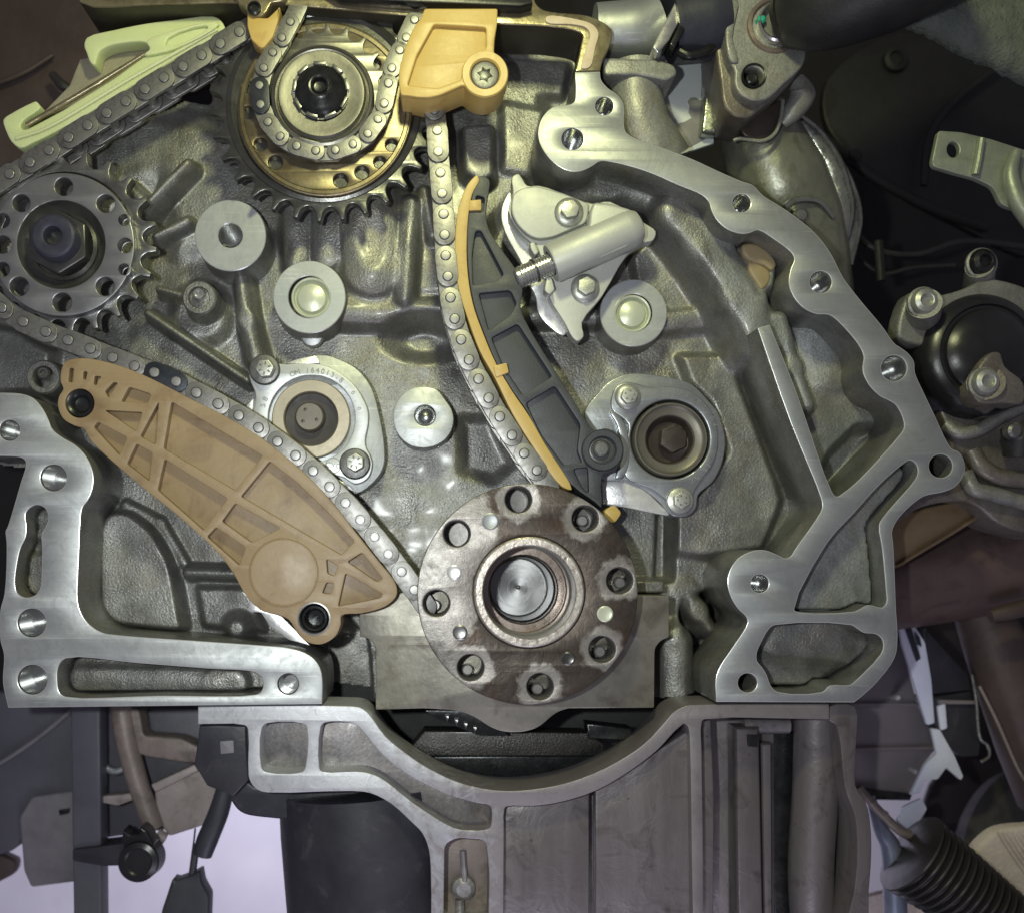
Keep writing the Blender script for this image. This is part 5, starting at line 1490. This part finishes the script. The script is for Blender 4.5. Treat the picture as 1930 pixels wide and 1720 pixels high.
obj('carrier_box', prism(rnd([(1744,1314),(1830,1302),(1842,1340),(1850,1392),(1846,1424),(1812,1426),(1780,1396),(1766,1372)], 5, 3), -380, -440, [], 4, 2), 'slate_dark', cl)
obj('carrier_box', prism(rnd([(1742,1180),(1826,1270),(1832,1300),(1748,1310),(1744,1250)], 5, 3), -385, -440, [], 4, 2), 'slate_dark', cl)
obj('carrier_shelf', prism([(1770,1318),(1838,1320),(1838,1326),(1770,1326)], -370, -385, [], 1), 'grey_panel', cl)
obj('pale_tube', tube([(1832,1270,-365),(1840,1320,-365),(1846,1386,-365),(1862,1404,-365),(1864,1424,-365),(1850,1434,-365)], 3.6, 10), 'foil', cl)
for pts in ([(1694,1168),(1720,1172),(1744,1210),(1756,1280),(1762,1362),(1748,1366),(1722,1280),(1700,1210)], [(1768,1330),(1782,1324),(1786,1372),(1774,1376)]):
    o2 = obj('carrier_strut', prism(rnd(pts, 4, 3), -372, -384, [], 2), 'strut_blue', cl)
obj('strut_slot', prism([(1702,1172),(1716,1176),(1736,1240),(1728,1246)], -368, -373, [], 1), 'navy', cl)
obj('strut_slot', prism([(1724,1190),(1734,1200),(1738,1218),(1730,1214)], -368, -373, [], 1), 'navy', cl)
obj('carrier_strut', prism(rnd([(1756,1372),(1772,1374),(1800,1424),(1816,1462),(1812,1470),(1784,1446),(1768,1468),(1742,1470),(1736,1492),(1716,1498),(1744,1440),(1766,1420)], 3, 3), -372, -384, [], 2), 'strut_blue', cl)
obj('carrier_foot', prism(rnd([(1690,1548),(1704,1520),(1738,1504),(1748,1524),(1724,1562),(1700,1570)], 4, 3), -372, -384, [], 2), 'strut_blue', cl)
wa_ = thing('wheel_arch', 'dark wheel arch liner behind the tyre at the lower right', 'wheel arch', 1850, 1350, -820)
obj('liner', prism(sm([(1700,1120),(1760,1300),(1800,1420),(1756,1480),(1740,1560),(1760,1640),(1900,1700),(2200,1700),(2200,1050),(1800,1040)], 3), -820, -840, [], 3), 'brown_black', wa_)
ty_ = thing('tyre', 'dark rubber tyre of the wheel in the lower right corner', 'tyre', 1960, 1640, -700)
g = lathe_uv(0, 0, [(130, -60), (165, -72), (215, -62), (250, -38), (262, 0), (250, 38), (215, 62), (165, 72), (130, 60)], 72, close=False)
q_ = turned(g, (0, 0, 0), (0, -1, 0), tuple(Vector((0.35, -1, 0.12)).normalized()))
cen = uv(1962, 1640, -600)
q_.v = q_.v + np.array((cen[0], 600, cen[1]))
obj('tread', q_, 'tyre', ty_)
g = lathe_uv(0, 0, [(134, -50), (122, -58), (108, -50), (104, -20), (60, -10), (0, -8)], 60, close=False)
q_ = turned(g, (0, 0, 0), (0, -1, 0), tuple(Vector((0.35, -1, 0.12)).normalized()))
q_.v = q_.v + np.array((cen[0], 600, cen[1]))
obj('rim', q_, 'steel_dark', ty_)
tr = thing('steering_boot', 'ribbed black rubber steering rack boot at the lower right', 'rubber boot', 1790, 1640, -240)
prof = []
Lr = 250
for i in range(14):
    x = i * Lr / 14
    R = 94 - 24 * i / 13
    prof += [(R, x), (R + 1.5, x + 3.5), (R - 3, x + 7.5), (R - 11, x + 10.5), (R - 11, x + 13)]
prof.append((56, Lr + 4)); prof.append((56, Lr + 34)); prof.append((0, Lr + 36))
ax2 = Vector((0.80, -0.12, -0.60)).normalized()
g = turned(lathe_uv(0, 0, [(0, -6), (66, -6), (80, -3)] + prof, 40, close=False), (0, 0, 0), (0, -1, 0), tuple(ax2))
c2 = uv(1716, 1606, -260)
g.v = g.v + np.array((c2[0], 260, c2[1]))
obj('bellows', g, 'boot', tr)
rod = thing('tie_rod', 'blue-grey steel rod running vertically beside the crankcase', 'rod', 1670, 1640, -300)
obj('rod_shaft', tube([(1640,1500,-330),(1660,1560,-310),(1680,1600,-305),(1686,1680,-305),(1690,1800,-305)], [10, 16, 22, 24, 26], 20, 5), 'rod_steel', rod)
obj('rod_shaft', tube([(1618,1482,-300),(1650,1520,-298),(1690,1560,-296),(1712,1572,-300)], [8, 10, 10, 12], 14, 5), 'grime', rod)
cl2 = thing('knit_cloth', 'pale beige ribbed knit cloth at the lower right corner', 'cloth', 1890, 1640, -320)
CLP = [(1832,1626),(1842,1600),(1870,1572),(1890,1562),(1940,1556),(2010,1560),(2010,1800),(1870,1800),(1880,1700),(1880,1676),(1848,1660),(1844,1634)]
obj('cloth_body', prism(sm(CLP, 3), -300, -340, [], 10, 3), 'beige', cl2)
ribs = []
for i in range(16):
    x0, y0 = 1880 + i * 9.5, 1566 + i * 0.5
    ribs.append(tube([(x0, y0, -298), (x0 + 26, y0 + 40, -296), (x0 + 62, y0 + 92, -297)], 2.6, 8, 3))
obj('knit_rib', ribs, 'beige', cl2, kind='stuff')
wb = thing('pale_sheet', 'pale peach sheet glimpsed at the bottom edge beside the ribbed boot', 'sheet', 1670, 1760, -500)
obj('sheet', prism([(1632,1690),(1700,1672),(1760,1700),(1780,1860),(1620,1860)], -480, -500, [], 3), 'beige', wb)
# ================================================================ behind the engine, left side
hw = thing('rear_casting', 'dark brown rear casting in shadow behind the green guide', 'casting', 160, 100, -420)
obj('cavity_back', prism([(-260,-160),(480,-160),(480,120),(-260,420)], -420, -450, [], 2), 'brown_dark', hw)
obj('cavity_rib', tube([(-40,170,-400),(40,140,-396),(100,104,-400)], 6, 10), 'brown_dark', hw)
obj('cavity_rib', tube([(98,140,-380),(118,162,-376),(140,170,-380)], [8, 12, 8], 12), 'cast_dark', hw)
obj('cavity_shelf', prism([(150,110),(300,80),(300,100),(262,140),(60,232),(130,160)], -82, -140, [], 5, 2), 'shelf', hw)
ak = thing('axle_beam', 'dark slate axle beam and bracket filling the lower left behind the joint face', 'axle beam', 80, 1450, -420)
obj('beam_shell', prism(sm([(-120,1330),(140,1325),(150,1400),(142,1500),(60,1560),(20,1604),(-120,1615)], 3), -420, -500, [], 10, 3), 'slate', ak)
obj('beam_edge', tube([(-60,1470,-412),(20,1425,-410),(90,1375,-410),(150,1325,-412)], 5, 10), 'slate_light', ak)
obj('beam_bracket', prism(rnd([(36,1540),(60,1500),(140,1490),(150,1660),(58,1672),(44,1640)], 6, 3), -400, -460, [], 6, 2), 'slate_light', ak)
obj('bracket_slot', prism(rnd([(110,1526),(132,1522),(130,1532),(112,1536)], 2, 2), -397, -402, [], 1), 'bolt_dark', ak)
obj('beam_end', prism(sm([(-60,1610),(26,1622),(20,1650),(-60,1668)], 3), -500, -540, [], 6), 'brown_dark', ak)
ps = thing('steel_post', 'dark vertical steel post at the lower left', 'post', 165, 1520, -300)
obj('post_bar', prism([(132,1320),(188,1320),(192,1800),(139,1800)], -300, -350, [], 6, 3), 'slate', ps)
obj('post_clamp', prism(rnd([(136,1600),(250,1586),(252,1630),(196,1632),(136,1622)], 4, 2), -290, -356, [], 4, 2), 'slate_dark', ps)
kn = thing('clamp_knob', 'round black clamp knob on the dark post at the lower left', 'knob', 262, 1622, -280)
obj('knob_body', tube3([(*[uv(262, 1622, -250)[0]], -240, uv(262, 1622, -250)[1]), (uv(262, 1622, -250)[0], -290, uv(262, 1622, -250)[1])], [42, 46], 40), 'gloss_black', kn)
obj('knob_face', lathe(262, 1622, -238, [(42, -242), (40, -236), (30, -232), (26, -235), (0, -235)], 44, close=False), 'gloss_black', kn)
obj('knob_ear', prism(rnd([(228,1586),(232,1562),(244,1572),(262,1572),(264,1556),(276,1566),(290,1590),(280,1610),(236,1606)], 3, 2), -244, -290, [], 4, 2), 'gloss_black', kn)
br2 = thing('mounting_bracket', 'grimy brown-grey engine mounting bracket behind the lower left of the crankcase', 'bracket', 300, 1440, -330)
obj('bracket_column', tube([(228,1325,-330),(240,1400,-326),(262,1480,-322),(290,1560,-322)], [26, 25, 23, 22], 20, 5), 'grime', br2)
obj('bracket_block', prism(rnd([(204,1330),(262,1334),(270,1385),(340,1390),(386,1412),(370,1440),(275,1425),(226,1408)], 8, 3), -320, -380, [], 6, 2), 'grime', br2)
obj('bracket_block', prism(rnd([(290,1490),(372,1444),(414,1462),(406,1530),(380,1556),(318,1576),(296,1545)], 6, 3), -330, -380, [], 6, 2), 'grime_light', br2)
obj('bracket_ledge', prism(rnd([(284,1478),(366,1440),(374,1452),(292,1492)], 3, 2), -312, -340, [], 3), 'grime_light', br2)
obj('bracket_ledge', prism(rnd([(190,1500),(250,1494),(254,1506),(222,1518),(192,1512)], 3, 2), -318, -350, [], 3), 'grime_light', br2)
obj('bracket_back', prism([(180,1330),(380,1335),(390,1460),(330,1560),(186,1580)], -390, -420, [], 3), 'slate', br2)
obj('bracket_foot', tube([(296,1572,-320),(312,1580,-320)], [16, 12], 16, 1), 'grime_light', br2)
obj('bracket_tube', tube([(190,1440,-350),(215,1452,-348),(236,1446,-350)], 9, 12), 'machined', br2)
ex = obj('rear_plate', prism([(376,1366),(464,1366),(468,1470),(440,1500),(390,1480),(366,1440)], -70, -110, [], 4, 2), 'slate_dark', lc)
obj('plate_label', prism(rnd([(414,1396),(440,1394),(441,1418),(416,1420)], 2, 2), -66, -71, [], 1), 'slate_light', lc)
wr = thing('wiring_connector', 'black wiring connector hanging on its sleeve below the left of the crankcase', 'connector', 370, 1620, -260)
obj('sleeve', tube([(426,1480,-258),(412,1530,-256),(390,1584,-254),(382,1610,-254)], [19, 22, 23, 20], 20, 5), 'black_plastic', wr)
obj('wire', tube([(370,1590,-258),(366,1620,-258),(362,1650,-258)], 8, 12), 'black_plastic', wr)
obj('thin_wire', tube([(368,1560,-262),(364,1600,-262),(362,1640,-262)], 2.0, 8), 'black_plastic', wr)
obj('plug', prism(rnd([(324,1656),(330,1660),(358,1650),(376,1640),(380,1664),(394,1690),(390,1800),(290,1800),(304,1716)], 4, 2), -246, -290, [], 6, 2), 'black_plastic', wr)
obj('brass_fitting', tube([(-20,1180,-30),(6,1178,-30),(20,1176,-34)], [18, 16, 13], 18, 3), 'gold', thing('brass_fitting', 'small brass fitting at the left edge beside the scratched joint face', 'fitting', 0, 1178, -30))
